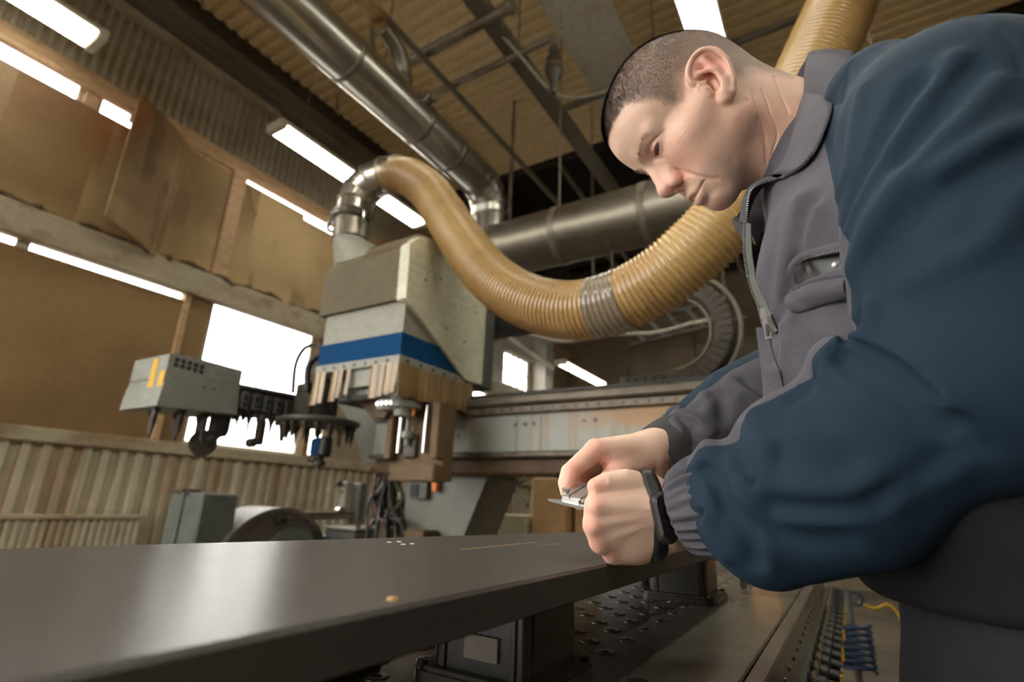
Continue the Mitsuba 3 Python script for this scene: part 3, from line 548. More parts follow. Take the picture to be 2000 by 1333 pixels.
ph = (s_ / PITCH) % 1.0; rib = np.exp(-((ph - .5) / .20) ** 2)
dcam = (hc - EYE) @ FWD
RH = np.interp(s_ / L[-1], [0, .12, .3, .45, .6, .8, 1], [.108, .112, .116, .119, .119, .122, .124])
put('extraction_hose', tube_mesh(hc, RH + .0075 * rib - .003, 40), 'm_hose', 'big amber ribbed extraction hose sagging from the metal elbow and rising behind the man', 'hose', smooth=True)
i0, i1 = np.searchsorted(s_, L[-1] * .462), np.searchsorted(s_, L[-1] * .505)
i0 = int(np.argmin(np.linalg.norm(hc - hit(1163, 600, 1, 1.825), axis=1))); i1 = int(np.argmin(np.linalg.norm(hc - hit(1222, 580, 1, 1.81), axis=1)))
put('extraction_hose__tape', tube_mesh(hc[i0:i1], RH[i0:i1] + .0075 * rib[i0:i1] * .75 + .0012 + .0012 * np.sin(np.arange(i1 - i0) * .37), 40, False), {'type': 'twosided', 'bsdf': scene['m_tapewrap']}, 'band of clear shiny tape around the hose', smooth=True)
# gantry beam
YG = 2.32
note('gantry_beam', 'long pale grey gantry beam with rust stains and steel rails', 'beam')
put('gantry_beam__body', cbox((-2.42, YG, 1.36), (1.8, YG + .36, 1.655), .008), 'm_beam')
put('gantry_beam__top_cap', cbox((-2.42, YG - .01, 1.655), (1.8, YG + .38, 1.672), .004), 'm_black', 'black top edge')
put('gantry_beam__upper_rail', cbox((-2.42, YG - .045, 1.598), (1.8, YG, 1.65), .012), 'm_rail', 'worn steel upper rail'); put('gantry_beam__upper_rail_001', cbox((-2.42, YG - .03, 1.555), (1.8, YG, 1.596), .006), 'm_rail', 'drilled rail strip')
put('gantry_beam__lower_rail', cbox((-2.42, YG - .035, 1.335), (1.8, YG + .02, 1.362), .006), 'm_rail', 'worn steel lower rail'); put('gantry_beam__under_beam', cbox((-2.42, YG + .02, 1.255), (1.8, YG + .30, 1.335), .01), 'm_rust', 'brown girder below the beam')
for i in range(34): put(num('gantry_beam__rail_bolt'), disc((-1.60 + i * .06, YG - .029, 1.576), V(0, -1, 0), .008, .004, 8), 'm_bolt')
for i in range(26): put(num('gantry_beam__rail_bolt'), disc((-1.55 + i * .08, YG - .034, 1.349), V(0, -1, 0), .006, .003, 8), 'm_bolt')
for px, py, r in ((1007, 831, .010), (1026, 829, .011), (1043, 828, .009), (1141, 822, .007), (1163, 821, .010), (880, 853, .006), (895, 852, .006)):
    c = hit(px, py, 1, YG); put(num('gantry_beam__hole'), disc(c + V(0, .001, 0), V(0, -1, 0), r, .003, 14), 'm_rust' if px < 1030 else 'm_bolt')
for px, py in ((893, 812), (868, 888)): c = hit(px, py, 1, YG - .03); put(num('gantry_beam__stop'), cbox(c - V(.03, .03, .012), c + V(.03, .02, .012), .004), 'm_trim')
for px in (1010, 1056): 
    c = hit(px, 840, 1, YG); put(num('gantry_beam__panel_seam'), cbox((c[0] - .0015, YG - .0015, 1.368), (c[0] + .0015, YG + .002, 1.55), .0005), 'm_bolt')
# energy chain looping at the right behind the man
note('energy_chain', 'dark cable chain in a half loop above the gantry beam', 'cable chain')
cc, r0 = hit(1315, 655, 1, 2.62), .255
ang = np.linspace(math.radians(100), math.radians(-95), 25)
def chain_link(t, s, dirv, nrm):
    u = unit(dirv); w = V(0, 1, 0); n = unit(np.cross(w, u)); b = cbox((-.023, -.06, -.045), (.023, .06, .045), .008); return frame_mesh_(b, t, u, w, n)
def frame_mesh_(m, c, x, y, z):
    R = np.eye(4); R[:3, 0], R[:3, 1], R[:3, 2], R[:3, 3] = x, y, z, c; m = m.copy(); m.apply_transform(R); return fix(m)
for a in ang:
    p = cc + V(r0 * math.cos(a), 0, r0 * math.sin(a)); put(num('energy_chain__link'), chain_link(p, 0, V(-math.sin(a), 0, math.cos(a)), None), 'm_chain')
for k in range(6): put(num('energy_chain__link'), chain_link(cc + V(-.02 - k * .046, 0, -r0), 0, V(1, 0, 0), None), 'm_chain')
for k in range(12): put(num('energy_chain__link'), chain_link(cc + V(-.06 - k * .046, 0, r0), 0, V(1, 0, 0), None), 'm_chain')
aa = np.linspace(math.radians(95), math.radians(-90), 40)
put('energy_chain__guide', tube_mesh(np.array([cc + V((r0 + .075) * math.cos(a), -.03, (r0 + .075) * math.sin(a)) for a in aa]), .012, 8), 'm_steelbeam', 'thin bent guide rod around the chain', smooth=True)
put('energy_chain__guide_001', tube_mesh(np.array([cc + V((r0 - .062) * math.cos(a), -.03, (r0 - .062) * math.sin(a)) for a in aa]), .009, 8), 'm_steelbeam', 'thin inner guide rod', smooth=True)
run('gantry_cable', [V(-1.95, 2.56, 2.18), V(-1.85, 2.75, 2.14), hit(985, 650, 1, 2.9), hit(1030, 655, 1, 2.9), hit(1100, 668, 1, 2.9), hit(1190, 655, 1, 2.9), hit(1280, 650, 1, 2.9), hit(1350, 632, 1, 2.85), hit(1400, 622, 1, 2.70)], .012, 'm_white_cable', 'pale cable drooping behind the hose above the beam', 'cable', 70)
_d = hit(985, 650, 1, 4.2)
put('diagonal_brace', cat(rod(_d, hit(1085, 722, 1, 4.2), .03, 10), rod(_d, _d * V(1, 1, 0) + V(0, 0, 6.4), .02, 8)), 'm_pipe', 'pale diagonal tube left of the far lamp', 'brace')
for i in range(5): put('ladder_tray__rung' + (f'_{i:03d}' if i else ''), rod(hit(1225 + 38 * i, 628 - 9 * i, 1, 3.4), hit(1262 + 38 * i, 668 - 9 * i, 1, 3.4), .014, 8), 'm_grime')
for k, dy in enumerate((0, 36)): put('ladder_tray__rail' + ('_001' if k else ''), rod(hit(1190 + k * 40, 640 + dy, 1, 3.4), hit(1420 + k * 40, 585 + dy, 1, 3.4), .018, 8), 'm_grime')
for k, (x_, y_) in enumerate(((1195, 640), (1415, 586))): _h = hit(x_, y_, 1, 3.4); put(num('ladder_tray__hanger'), rod(_h, V(_h[0], 3.44, 3.0), .010, 8), 'm_grime')
note('ladder_tray', 'dark ladder shaped cable tray behind the sagging hose', 'cable tray')
# support leg
leg = [hit(797, 1048, 1, 2.46), hit(797, 925, 1, 2.46), hit(955, 925, 1, 2.46), hit(905, 1048, 1, 2.46)]
lx = [(p[0], p[2]) for p in leg]; zb = .20; f = (lx[3][0] - lx[2][0]) / (lx[3][1] - lx[2][1])
poly = [(lx[0][0] + .02, zb), lx[1], lx[2], (lx[2][0] + f * (zb - lx[2][1]) * .35, zb)]
note('machine_stand', 'light grey slanted machine stand under the gantry beam', 'stand')
put('machine_stand__body', prism_xz([lx[1], (lx[1][0], .0), (lx[3][0] - .06, .0), (lx[3][0], lx[3][1]), lx[2]], 2.46, 2.80), 'm_legpaint')
put('machine_stand__flange', cbox((lx[1][0] - .03, 2.40, lx[1][1]), (lx[2][0] + .015, 2.86, 1.256), .005), 'm_paint', 'white bolted flange')
for i in range(3): put(num('machine_stand__flange_bolt'), disc((lx[1][0] + .10 + i * .075, 2.44, lx[1][1] - .004), V(0, 0, -1), .012, .01, 8), 'm_bolt')
for i in range(3): put(num('machine_stand__flange_bolt'), disc((lx[2][0] + .005, 2.52 + i * .09, lx[1][1] - .004), V(0, 0, -1), .012, .01, 8), 'm_bolt')
c = hit(818, 958, 1, 2.44); note('switch_box', 'small grey and black switch box on the machine stand', 'switch box')
put('switch_box__case', cbox(c - V(.05, .02, .05), c + V(.075, .02, .05), .004), 'm_darkgrey'); put('switch_box__grille', cbox(c - V(.045, .028, .035), c + V(.015, -.018, .035), .003), 'm_black', 'black vent grille')
c = hit(851, 951, 1, 2.43); put('warning_light', cbox(c - V(.018, .02, .028), c + V(.022, .02, .028), .006), 'm_orange', 'orange lens beside the switch box on the machine stand', 'lamp')
# drilling aggregate to the left
note('drill_unit', 'pale grey box unit with yellow labels and downward drill bits, left of the router head', 'drill unit')
XA = -2.90
put('drill_unit__case', prism_yz([(1.297, 1.525), (1.70, 1.545), (1.70, 1.792), (1.45, 1.80), (1.33, 1.80), (1.297, 1.79)], -3.27, XA), 'm_aggr')
put('drill_unit__skirt', prism_yz([(1.285, 1.515), (1.705, 1.535), (1.70, 1.635), (1.295, 1.638)], -3.28, XA + .012), 'm_aggr', 'folded lower skirt of the box')
for i in range(5):
    for j in range(2): put(num('drill_unit__vent'), disc((XA - .001, 1.338 + i * .033, 1.768 - j * .028 - i * .002), V(1, 0, 0), .0125, .003, 12), 'm_black')
for x0, z0, z1 in ((-3.05, 1.62, 1.775), (-2.955, 1.60, 1.70)): put(num('drill_unit__label'), cbox((x0, 1.2935, z0), (x0 + .055, 1.2985, z1), .0008), 'm_yellow', 'yellow warning label')
put('drill_unit__seam', cbox((-3.27, 1.2945, 1.665), (-3.06, 1.2985, 1.669), .0005), 'm_bolt'); put('drill_unit__mark', cbox((-3.04, 1.2935, 1.565), (-3.015, 1.2985, 1.60), .0008), 'm_black')
for y in (1.50, 1.55): put(num('drill_unit__screw'), disc((XA + .011, y, 1.652), V(1, 0, 0), .006, .003, 8), 'm_bolt')
rng = np.random.default_rng(21)
for i in range(12):
    y = 1.32 + i * .032; xx = -2.96 - .08 * (i % 4); l = .06 + .06 * rng.random()
    put(num('drill_unit__bit'), lathe((xx, y, 1.535), V(0, 0, -1), [(.021, 0), (.021, .03), (.014, .035), (.014, .045 + l * .4), (.006, .05 + l)], 12), 'm_grime')
note('saw_unit', 'dark saw aggregate with a round blade hanging under the drill unit', 'saw unit')
c = hit(428, 835, 0, XA - .12); put('saw_unit__motor', lathe(c + V(0, 0, .10), V(0, 0, -1), [(.05, 0), (.055, .02), (.055, .12), (.045, .15), (.02, .155)], 20), 'm_grime')
c2 = hit(398, 866, 0, XA - .10); put('saw_unit__blade', lathe(c2 - V(.012, 0, 0), V(1, -.25, 0), [(.02, 0), (.072, .002), (.072, .016), (.02, .02)], 32), 'm_grime', 'round blade guard'); put('saw_unit__arm', rod(c2, c + V(0, 0, -.03), .032, 12), 'm_grime')
note('tool_rack', 'dark row of tool spindles on a rail beside the drill unit', 'tool rack')
put('tool_rack__rail', prism_yz([(1.70, 1.555), (2.10, 1.575), (2.10, 1.71), (1.70, 1.705)], -3.16, XA - .02), 'm_grime')
put('tool_rack__top_rail', prism_yz([(1.69, 1.695), (2.14, 1.705), (2.14, 1.722), (1.69, 1.712)], -3.18, XA), 'm_darkgrey')
for i in range(5):
    y = 1.745 + i * .072; put(num('tool_rack__block'), cbox((XA - .03, y - .024, 1.575), (XA + .01, y + .024, 1.675), .005), 'm_darkgrey'); put(num('tool_rack__port'), cbox((XA + .008, y - .014, 1.625), (XA + .012, y + .014, 1.655), .001), 'm_black'); put(num('tool_rack__port'), cbox((XA + .008, y - .014, 1.59), (XA + .012, y + .014, 1.612), .001), 'm_black')
    put(num('tool_rack__spindle'), lathe((XA - .04, y, 1.565), V(0, 0, -1), [(.020, 0), (.020, .03), (.013, .034), (.013, .055), (.008, .06), (.007, .085 + .03 * (i % 2))], 14), 'm_chrome' if i == 2 else 'm_grime')
for i in range(9): put(num('tool_rack__bit'), lathe((XA - .10 - .02 * (i % 2), 1.72 + i * .048, 1.56), V(0, 0, -1), [(.013, 0), (.013, .03), (.006, .035), (.006, .07 + .03 * ((i * 7) % 3))], 10), 'm_grime')
c = hit(507, 850, 0, XA - .03); put('tool_rack__long_tool', cbox(c - V(.02, .025, .06), c + V(.02, .025, .09), .008), 'm_grime', 'long rectangular tool'); put('tool_rack__long_tool_001', disc(c - V(.03, .04, .05), V(1, 0, 0), .028, .05, 16, .005), 'm_grime')
for i in range(2): run(f'tool_rack__hose' + (f'_{i:03d}' if i else ''), [V(XA, 1.80 + i * .07, 1.70), V(XA + .01, 1.80 + i * .07, 1.76), V(XA + .01, 1.82 + i * .05, 1.80), V(XA + .01, 1.84 + i * .03, 1.77)], .004, 'm_black', None, None, 20)
note('tool_carousel', 'dark round tool changer plate with tools hanging from its rim', 'tool changer')
tc = V(-2.70, 2.12, 1.535)
put('tool_carousel__plate', lathe(tc, V(0, 0, 1), [(.04, -.012), (.235, -.012), (.25, 0), (.25, .014), (.20, .026), (.04, .034)], 40), 'm_darkgrey'); put('tool_carousel__hub', cbox(tc + V(-.14, -.10, .02), tc + V(.02, .12, .24), .01), 'm_grime')
put('tool_carousel__column', lathe(tc + V(-.05, 0, .0), V(0, 0, 1), [(.08, 0), (.10, .03), (.10, .2), (.06, .3), (.05, .38)], 24), 'm_grime')
for i in range(18):
    a = i * 2 * math.pi / 18; p = tc + V(.205 * math.cos(a), .205 * math.sin(a), -.012); put(num('tool_carousel__tool'), lathe(p, V(0, 0, -1), [(.018, 0), (.022, .02), (.014, .03), (.010, .05 + .02 * (i % 3)), (.005, .09 + .02 * (i % 2))], 12), 'm_grime' if i % 3 else 'm_rust')
run('tool_carousel__hose', [hit(572, 768, 1, 1.98), hit(577, 715, 1, 1.98), hit(592, 684, 1, 1.98), hit(615, 673, 1, 1.98), hit(632, 680, 1, 1.98)], .012, 'm_black', None, None, 40); run('tool_carousel__hose_001', [hit(600, 765, 1, 2.0), hit(602, 720, 1, 2.0), hit(618, 698, 1, 2.0), hit(640, 690, 1, 2.0)], .020, 'm_black', None, None, 40)
c = hit(625, 872, 1, 2.05); note('blue_motor', 'small blue cutter motor with a black nozzle hanging from the changer plate', 'motor')
put('blue_motor__body', cbox(c - V(.045, .04, .055), c + V(.03, .04, .045), .012), 'm_bluepaint'); put('blue_motor__cap', lathe(c + V(.045, .0, .05), V(0, 0, -1), [(.03, 0), (.038, .01), (.038, .10), (.02, .115)], 18), 'm_black')
put('blue_motor__nozzle', lathe(c + V(.012, 0, -.055), V(0, 0, -1), [(.03, 0), (.02, .02), (.035, .035), (.035, .055), (.012, .06), (.012, .075)], 18), 'm_grime'); put('blue_motor__fin', cbox(c + V(-.065, -.03, -.09), c + V(.0, .02, -.055), .004), 'm_grime')
_q = [hit(x, y, 1, 2.74) for x, y in ((640, 770), (740, 770), (740, 905), (712, 902), (694, 842), (672, 800))]
put('router_head__back_plate', prism_xz([(a[0], a[2]) for a in _q], 2.72, 2.78), 'm_legpaint', 'grey curved plate behind the changer')
# edge saw behind the panel
note('motor_box', 'grey green ribbed motor housing at the back left beyond the dark panel', 'motor')
for i in range(3): put(num('motor_box__rib'), prism_xz([(-4.08 + .055 * i, .62), (-4.08 + .055 * i, 1.10), (-4.045 + .055 * i, 1.12), (-4.03 + .055 * i, 1.10), (-4.03 + .055 * i, .62)], 2.05, 2.20), 'm_motor')
put('motor_box__case', cbox((-3.92, 2.06, .60), (-3.70, 2.32, 1.10), .012), 'm_motor'); put('motor_box__cap', cbox((-4.09, 2.03, 1.10), (-3.92, 2.16, 1.125), .006), 'm_rust', 'rusty lid strip'); put('motor_box__lever', rod((-3.90, 2.05, 1.10), (-3.72, 2.2, 1.0), .014, 8), 'm_black', 'black lever')
put('motor_box__stand', cbox((-4.05, 2.1, 0), (-3.72, 2.3, .62), .01), 'm_motor')
note('blade_guard', 'large rounded brown grey blade guard beyond the dark panel', 'saw guard')
th = np.linspace(0, math.pi, 40); c = V(-3.72, 2.66, .60)
poly = [(c[1] + .44 * math.cos(t), c[2] + .39 * math.sin(t)) for t in th]
put('blade_guard__disc', prism_yz(poly + [(c[1] - .44, .05), (c[1] + .44, .05)], -3.80, -3.66), 'm_saw', smooth=30)
ro = [(c[1] + .46 * math.cos(t), c[2] + .415 * math.sin(t)) for t in th]; ri = [(c[1] + .425 * math.cos(t), c[2] + .38 * math.sin(t)) for t in th[::-1]]
put('blade_guard__rim', prism_yz(ro + ri, -4.02, -3.64), 'm_saw', 'rolled rim', smooth=30)
put('blade_guard__inner', prism_yz([(c[1] + .12 + .26 * math.cos(t), c[2] - .03 + .30 * math.sin(t)) for t in th] + [(c[1] - .14, .05), (c[1] + .38, .05)], -3.66, -3.63), 'm_motor', 'inner greyish disc', smooth=30)
put('blade_guard__catch', cbox((-3.66, 2.60, .90), (-3.60, 2.68, .95), .01), 'm_black', 'small black catch')
note('swing_saw', 'long horizontal steel arm with a white upright post behind the blade guard', 'saw')
put('swing_saw__beam', cbox((-3.75, 2.72, .925), (-3.65, 3.42, .975), .006), 'm_steelbeam'); put('swing_saw__top', cbox((-3.76, 2.90, .975), (-3.64, 3.40, .985), .003), 'm_rust')
put('swing_saw__post', cbox((-3.76, 3.27, .96), (-3.68, 3.34, 1.235), .008), 'm_paint', 'white upright post'); put('swing_saw__post_001', cbox((-3.70, 3.36, .70), (-3.60, 3.44, 1.23), .008), 'm_darkgrey'); put('swing_saw__clamp', disc((-3.72, 3.24, .985), V(1, 0, 0), .04, .06, 18, .008), 'm_chrome')
put('swing_saw__cross', cbox((-3.76, 3.12, 1.155), (-3.72, 3.28, 1.17), .004), 'm_trim'); put('swing_saw__knob', disc((-3.72, 3.22, 1.19), V(0, 0, 1), .03, .05, 14, .006), 'm_black'); put('swing_saw__base', cbox((-3.85, 3.15, .0), (-3.45, 3.75, .80), .01), 'm_motor')
note('saw_table', 'bright small table with a grey apron right of the saw arm', 'machine table')
put('saw_table__top', cbox((-3.60, 3.00, .865), (-3.22, 3.45, .885), .006), 'm_paint'); put('saw_table__apron', cbox((-3.58, 3.02, .79), (-3.24, 3.43, .865), .01), 'm_darkgrey'); put('saw_table__leg', cbox((-3.5, 3.1, 0), (-3.3, 3.3, .80), .01), 'm_darkgrey')
note('red_button_panel', 'green topped control strip with red buttons behind the saw arm', 'control panel')
put('red_button_panel__base', cbox((-3.62, 3.50, 1.06), (-3.48, 4.05, 1.10), .005), 'm_motor'); put('red_button_panel__front', cbox((-3.60, 3.52, .60), (-3.52, 4.02, 1.06), .01), 'm_black')
for i, y in enumerate((3.56, 3.70, 3.745, 3.98)): put(num('red_button_panel__button'), lathe((-3.55, y, 1.10), V(0, 0, 1), [(.018, 0), (.018, .02), (.026, .022), (.026, .065), (.02, .072)], 16), 'm_redcap', 'red button')
rng = np.random.default_rng(5)
note('cable_tangle', 'dark tangle of machine cables left of the machine stand', 'cable bundle')
for i in range(26):
    x0 = 722 + 50 * rng.random(); top = hit(x0 + 18 * (rng.random() - .5) + 8, 915, 1, 2.55); mid = hit(722 + 66 * rng.random(), 975, 1, 2.55 - .1 * rng.random()); bot = hit(716 + 75 * rng.random(), 1050, 1, 2.5 - .2 * rng.random())
    put(num('cable_tangle__cable'), tube_mesh(spline([top, (top * .5 + mid * .5) + V(.02 * rng.random(), 0, 0), mid, (mid + bot) / 2 + V(.03 * (rng.random() - .5), 0, 0), bot, bot * V(1, 1, 0) + V(0, 0, .30)], 40), .006 + .008 * rng.random(), 7), ('m_cable', 'm_cable', 'm_rust', 'm_cable', 'm_cable_red', 'm_cable', 'm_grime', 'm_cable_green')[i % 8])
for i, (px, py) in enumerate(((700, 1030), (735, 1015), (770, 1018), (752, 1000), (778, 985))):
    c = hit(px, py, 1, 2.52); put(num('cable_tangle__plug'), rod(c, c + V(.03, -.02, .035 + .01 * i), .016 + .002 * (i % 2), 10), ('m_chrome', 'm_darkgrey', 'm_trim', 'm_grime', 'm_white_cable')[i])
c = hit(812, 1040, 1, 2.35); put('low_block', cbox(c + V(-.06, -.03, -.4), c + V(.08, .1, .012), .006), 'm_rust', 'brown block at the foot of the machine stand', 'block')
# cartons behind
def carton(key, lo, hi, m, label, tape=True):
    note(key, label, 'carton'); put(key + '__box', cbox(lo, hi, .006), m)
    if tape: put(key + '__tape', cbox(((lo[0] + hi[0]) / 2 - .03, lo[1] - .0015, hi[2] - .10), ((lo[0] + hi[0]) / 2 + .03, hi[1], hi[2] + .0015), .0005), 'm_card_pale')
carton('tall_carton', (-1.84, 3.28, .0), (-1.59, 3.75, 1.283), 'm_card', 'tall brown carton standing behind the caliper', False)
carton('tall_carton_001', (-1.56, 3.36, .0), (-1.40, 3.75, 1.275), 'm_card', 'shaded carton half hidden behind the raised fingers', False)
carton('pale_carton', (-2.16, 3.26, .0), (-1.87, 3.60, 1.035), 'm_card_pale', 'low pale carton left of the tall brown one', False)
put('pale_sheet', fix(prism_xz([(-2.22, .0), (-1.90, .0), (-1.86, 1.32), (-2.02, 1.32)], 3.62, 3.66)), 'm_card_pale', 'pale yellowish board leaning behind the cartons', 'board')
for i, (px, py) in enumerate(((1012, 945), (1024, 938), (1034, 929), (1042, 930))):
    c = hit(px, py, 1, 3.0); put(num('machine_stand__air_fitting'), rod(c, c + V(.05, -.01, .03), .016, 10), 'm_chrome' if i % 2 else 'm_trim', 'pale air fitting')
run('machine_stand__air_line', [V(-1.62, 2.84, 1.10), hit(1002, 958, 1, 3.0), hit(1010, 946, 1, 3.0), hit(1022, 938, 1, 3.0), hit(1040, 930, 1, 3.0)], .009, 'm_black', 'black air line joining the pale fittings', None, 24)

# ---------------------------------------------------------------- the machine bed, pods, panel
ZB, ZP0, ZP1 = .95, 1.0325, 1.06
note('machine_bed', 'dark steel machine bed with rows of round inserts under the panel', 'machine bed')
put('machine_bed__plate', cbox((-1.25, -1.6, .875), (-.285, 2.12, ZB), .002), 'm_bed'); put('machine_bed__plate_001', cbox((-.283, -1.6, .875), (-.118, 2.12, ZB), .002), 'm_bed')
put('machine_bed__edge_strip', cbox((-.117, -1.6, .875), (-.0965, 2.12, ZB - .0015), .002), 'm_bed', 'bright edge strip')
put('machine_bed__frame', cbox((-1.2, -1.55, .05), (-.13, 2.1, .875), .01), 'm_darkgrey')
put('machine_bed__valve_plate', cbox((-.13, -1.5, .54), (-.102, 2.1, .872), .003), 'm_legpaint', 'grey plate carrying the valves')
for r in range(6):
    for k in range(22):
        x, y = -.2713 - .0365 * r, .36 + k * .0785 + (.039 if r % 2 else 0)
        if r > 1 and k > 14: continue
        put(num('machine_bed__insert'), lathe((x, y, ZB - .004), V(0, 0, 1), [(.0050, 0), (.0058, .0052), (.0118, .0052), (.0130, .0044), (.0130, 0)], 18), 'm_insert'); 
        put(num('machine_bed__insert_hole'), disc((x, y, ZB - .003), V(0, 0, 1), .0042, .0045, 10), 'm_black')
for x, y in ((-.206, 1.198), (-.210, 1.309), (-.203, .590), (-.16, 1.46)): put(num('machine_bed__plug'), lathe((x, y, ZB - .002), V(0, 0, 1), [(.004, .0024), (.012, .0030), (.0145, .0012), (.0145, 0)], 18), 'm_chrome', 'bright round plug')
for i in range(24): put(num('machine_bed__edge_screw'), disc((-.0966, .45 + i * .065, .915), V(1, 0, 0), .0035, .003, 8), 'm_chrome')
for i in range(24):
    y = .62 + i * .088; k = f'air_valve_{i:03d}' if i else 'air_valve'
    labels[k] = {'label': 'black and chrome air valve on the grey plate along the bed side', 'category': 'valve', 'group': 'air valves along the bed'}
    put(k + '__body', lathe((-.103, y, .825), V(1, 0, -.12), [(.014, 0), (.016, .004), (.016, .03), (.012, .034), (.012, .05)], 16), 'm_black'); put(k + '__nut', lathe((-.103, y, .768), V(1, 0, 0), [(.010, 0), (.012, .003), (.012, .022), (.008, .026)], 6), 'm_chrome')
    put(k + '__ring', lathe((-.103, y, .825), V(1, 0, -.12), [(.0165, .006), (.019, .008), (.019, .014), (.0165, .016)], 16), 'm_chrome'); 
    if i % 3 == 0: put(k + '__lever', cbox((-.064, y - .008, .775), (-.052, y + .010, .806), .003), 'm_yellow', 'yellow lever')
    put(k + '__nozzle', lathe((-.103, y + .03, .715), V(1, 0, 0), [(.008, 0), (.008, .02), (.005, .03)], 10), 'm_brass'); put(k + '__nozzle_001', lathe((-.103, y + .03, .670), V(1, 0, 0), [(.008, 0), (.008, .02), (.005, .03)], 10), 'm_brass')
def pod(key, x, y, label, sticker=False):
    note(key, label, 'suction pod', 'black suction pods under the panel')
    b = sg.box(x - .056, y - .052, x + .056, y + .052).buffer(-.01).buffer(.010, resolution=5); f = sg.box(x - .073, y - .068, x + .073, y + .068).buffer(-.02).buffer(.020, resolution=6)
    put(key + '__flange', cat(prism_xy(f, ZB + .0005, ZB + .010), prism_xy(f.buffer(-.004), ZB + .010, ZB + .014)), 'm_pod'); put(key + '__body', prism_xy(b, ZB + .0135, ZP0 - .006), 'm_pod')
    put(key + '__seal', prism_xy(b.buffer(.003), ZP0 - .0065, ZP0 - .0005), 'm_rubber2', 'rubber seal')
    for s in (-1, 1):
        put(num(key + '__rib'), cbox((x + .040 * s - .003, y - .0545, ZB + .012), (x + .040 * s + .003, y - .050, ZP0 - .008), .001), 'm_pod'); put(num(key + '__screw'), disc((x + .062 * s, y - .058, ZB + .013), V(0, 0, 1), .005, .004, 10), 'm_bolt')
        put(num(key + '__screw'), disc((x + .062 * s, y + .058, ZB + .013), V(0, 0, 1), .005, .004, 10), 'm_bolt')
    if sticker: put(key + '__sticker', cbox((x - .014, y - .0556, ZB + .026), (x + .024, y - .0519, ZB + .047), .0003), 'm_sticker', 'pale worn blank sticker')
mat('m_mat', base_color=dirty((.014, .011, .009), (.024, .017, .011), .8, 4, 4, 4), roughness=.8)
mat('m_rubber2', base_color=(.018, .017, .016), roughness=.8)
pod('suction_pod', -.318, .520, 'black suction pod with a pale sticker, nearest under the panel', True); pod('suction_pod_001', -.300, 1.165, 'black suction pod under the panel behind the hands, by the blue sleeve')
pod('suction_pod_002', -.52, .42, 'black suction pod in deep shade under the left half of the panel'); pod('suction_pod_003', -.47, 1.32, 'black suction pod far under the panel'); 
scene_groups = None
note('work_panel', 'thick dark grey panel lying on the suction pods in front of the man', 'panel')
P2 = [(-.758, -.25), (-.505, 1.28), (-.227, 1.28), (-.227, -.25)]
pp = sg.Polygon(P2)
m = prism_xy(pp.buffer(-.0015), ZP0, ZP0 + .001); 
b0, b1 = np.array(pp.exterior.coords)[:-1], np.array(pp.buffer(-.0022, join_style=2).exterior.coords)[:-1]
hull = trimesh.convex.convex_hull(np.array([(x, y, ZP0 + .0015) for x, y in b0] + [(x, y, ZP1 - .0022) for x, y in b0] + [(x, y, ZP1) for x, y in b1] + [(x, y, ZP0) for x, y in b1]))
put('work_panel__core', hull, 'm_paneledge'); 
top = prism_xy(pp.buffer(-.0023, join_style=2), ZP1 - .0003, ZP1 + .0003); put('work_panel__top_face', top, 'm_panel', 'worn satin top face')
for i, (x, y) in enumerate(((-.544, .571), (-.543, .590), (-.511, .563), (-.510, .580))): put('paper_chip' + (f'_{i:03d}' if i else ''), prism_xy(sg.Point(x, y).buffer(.0034, resolution=4), ZP1 + .0005, ZP1 + .0012), 'm_speck', ('left back one of four small white chips on the panel', 'right back one of four small white chips on the panel', 'left front one of four small white chips on the panel', 'right front one of four small white chips on the panel')[i], 'chip')
put('wood_chip', lathe((-.243, .263, ZP1 + .0004), V(0, 0, 1), [(.001, 0), (.004, .0), (.003, .0015), (.001, .002)], 12), 'm_wood', 'tiny wooden crumb near the front edge of the panel', 'chip')
put('work_panel__scratch', prism_xy(sg.LineString([(-.421, .57), (-.424, .65), (-.429, .785)]).buffer(.0009), ZP1 + .0003, ZP1 + .0005), 'm_wood', 'long thin brown scratch')
put('wood_offcut', cbox((-.225, 1.52, ZB + .0005), (-.165, 1.62, 1.035), .003), 'm_wood', 'brown wooden block on the bed beside the far pod', 'block')
put('wood_offcut_001', cbox((-.235, 1.40, ZB + .0005), (-.215, 1.44, .985), .003), 'm_chrome', 'small bright fitting on the bed beside the far pod', 'fitting')
# things on the floor beyond the bed
put('added_floor_mat', cbox((-.06, -.4, .0005), (1.5, 4.6, .012), .004), 'm_mat', 'added dark rubber mat that darkens the floor along the bed side', 'mat')  # added to darken the floor beside the bed
th = np.linspace(0, 2 * math.pi * 7, 420)
cb = hit(1668, 1262, 2, .42); put('air_hose_coil', tube_mesh(np.stack([cb[0] + .09 * np.cos(th), cb[1] + .09 * np.sin(th) * .9, .30 + .030 * th / (2 * math.pi) * 1.1], 1), .010, 8), 'm_blueplastic', 'coiled blue air hose hanging behind the legs', 'hose', smooth=True)
cl = hit(1668, 1170, 2, .62); put('blue_clip', tube_mesh(spline([cl + V(-.03, 0, .02), cl + V(.01, 0, .04), cl + V(.04, 0, .02), cl + V(.03, 0, -.03), cl + V(-.01, 0, -.03), cl + V(-.03, 0, .0)], 40), .009, 8), 'm_blueplastic', 'blue looped clip above the hose coil', 'clip', smooth=True)
put('yellow_cable', tube_mesh(spline([cl + V(.02, .0, -.02), cl + V(.10, .05, -.05), cl + V(.2, .1, -.04), cl + V(.30, .1, -.3), cl * V(1, 1, 0) + V(.34, .12, .01)], 30), .008, 8), 'm_yellow', 'yellow cable beside the blue clip', 'cable', smooth=True)
put('hose_post', rod((cb[0] + .0, cb[1] + .10, 0), (cb[0], cb[1] + .10, .68), .02, 10), 'm_darkgrey', 'dark post carrying the blue hose', 'post')

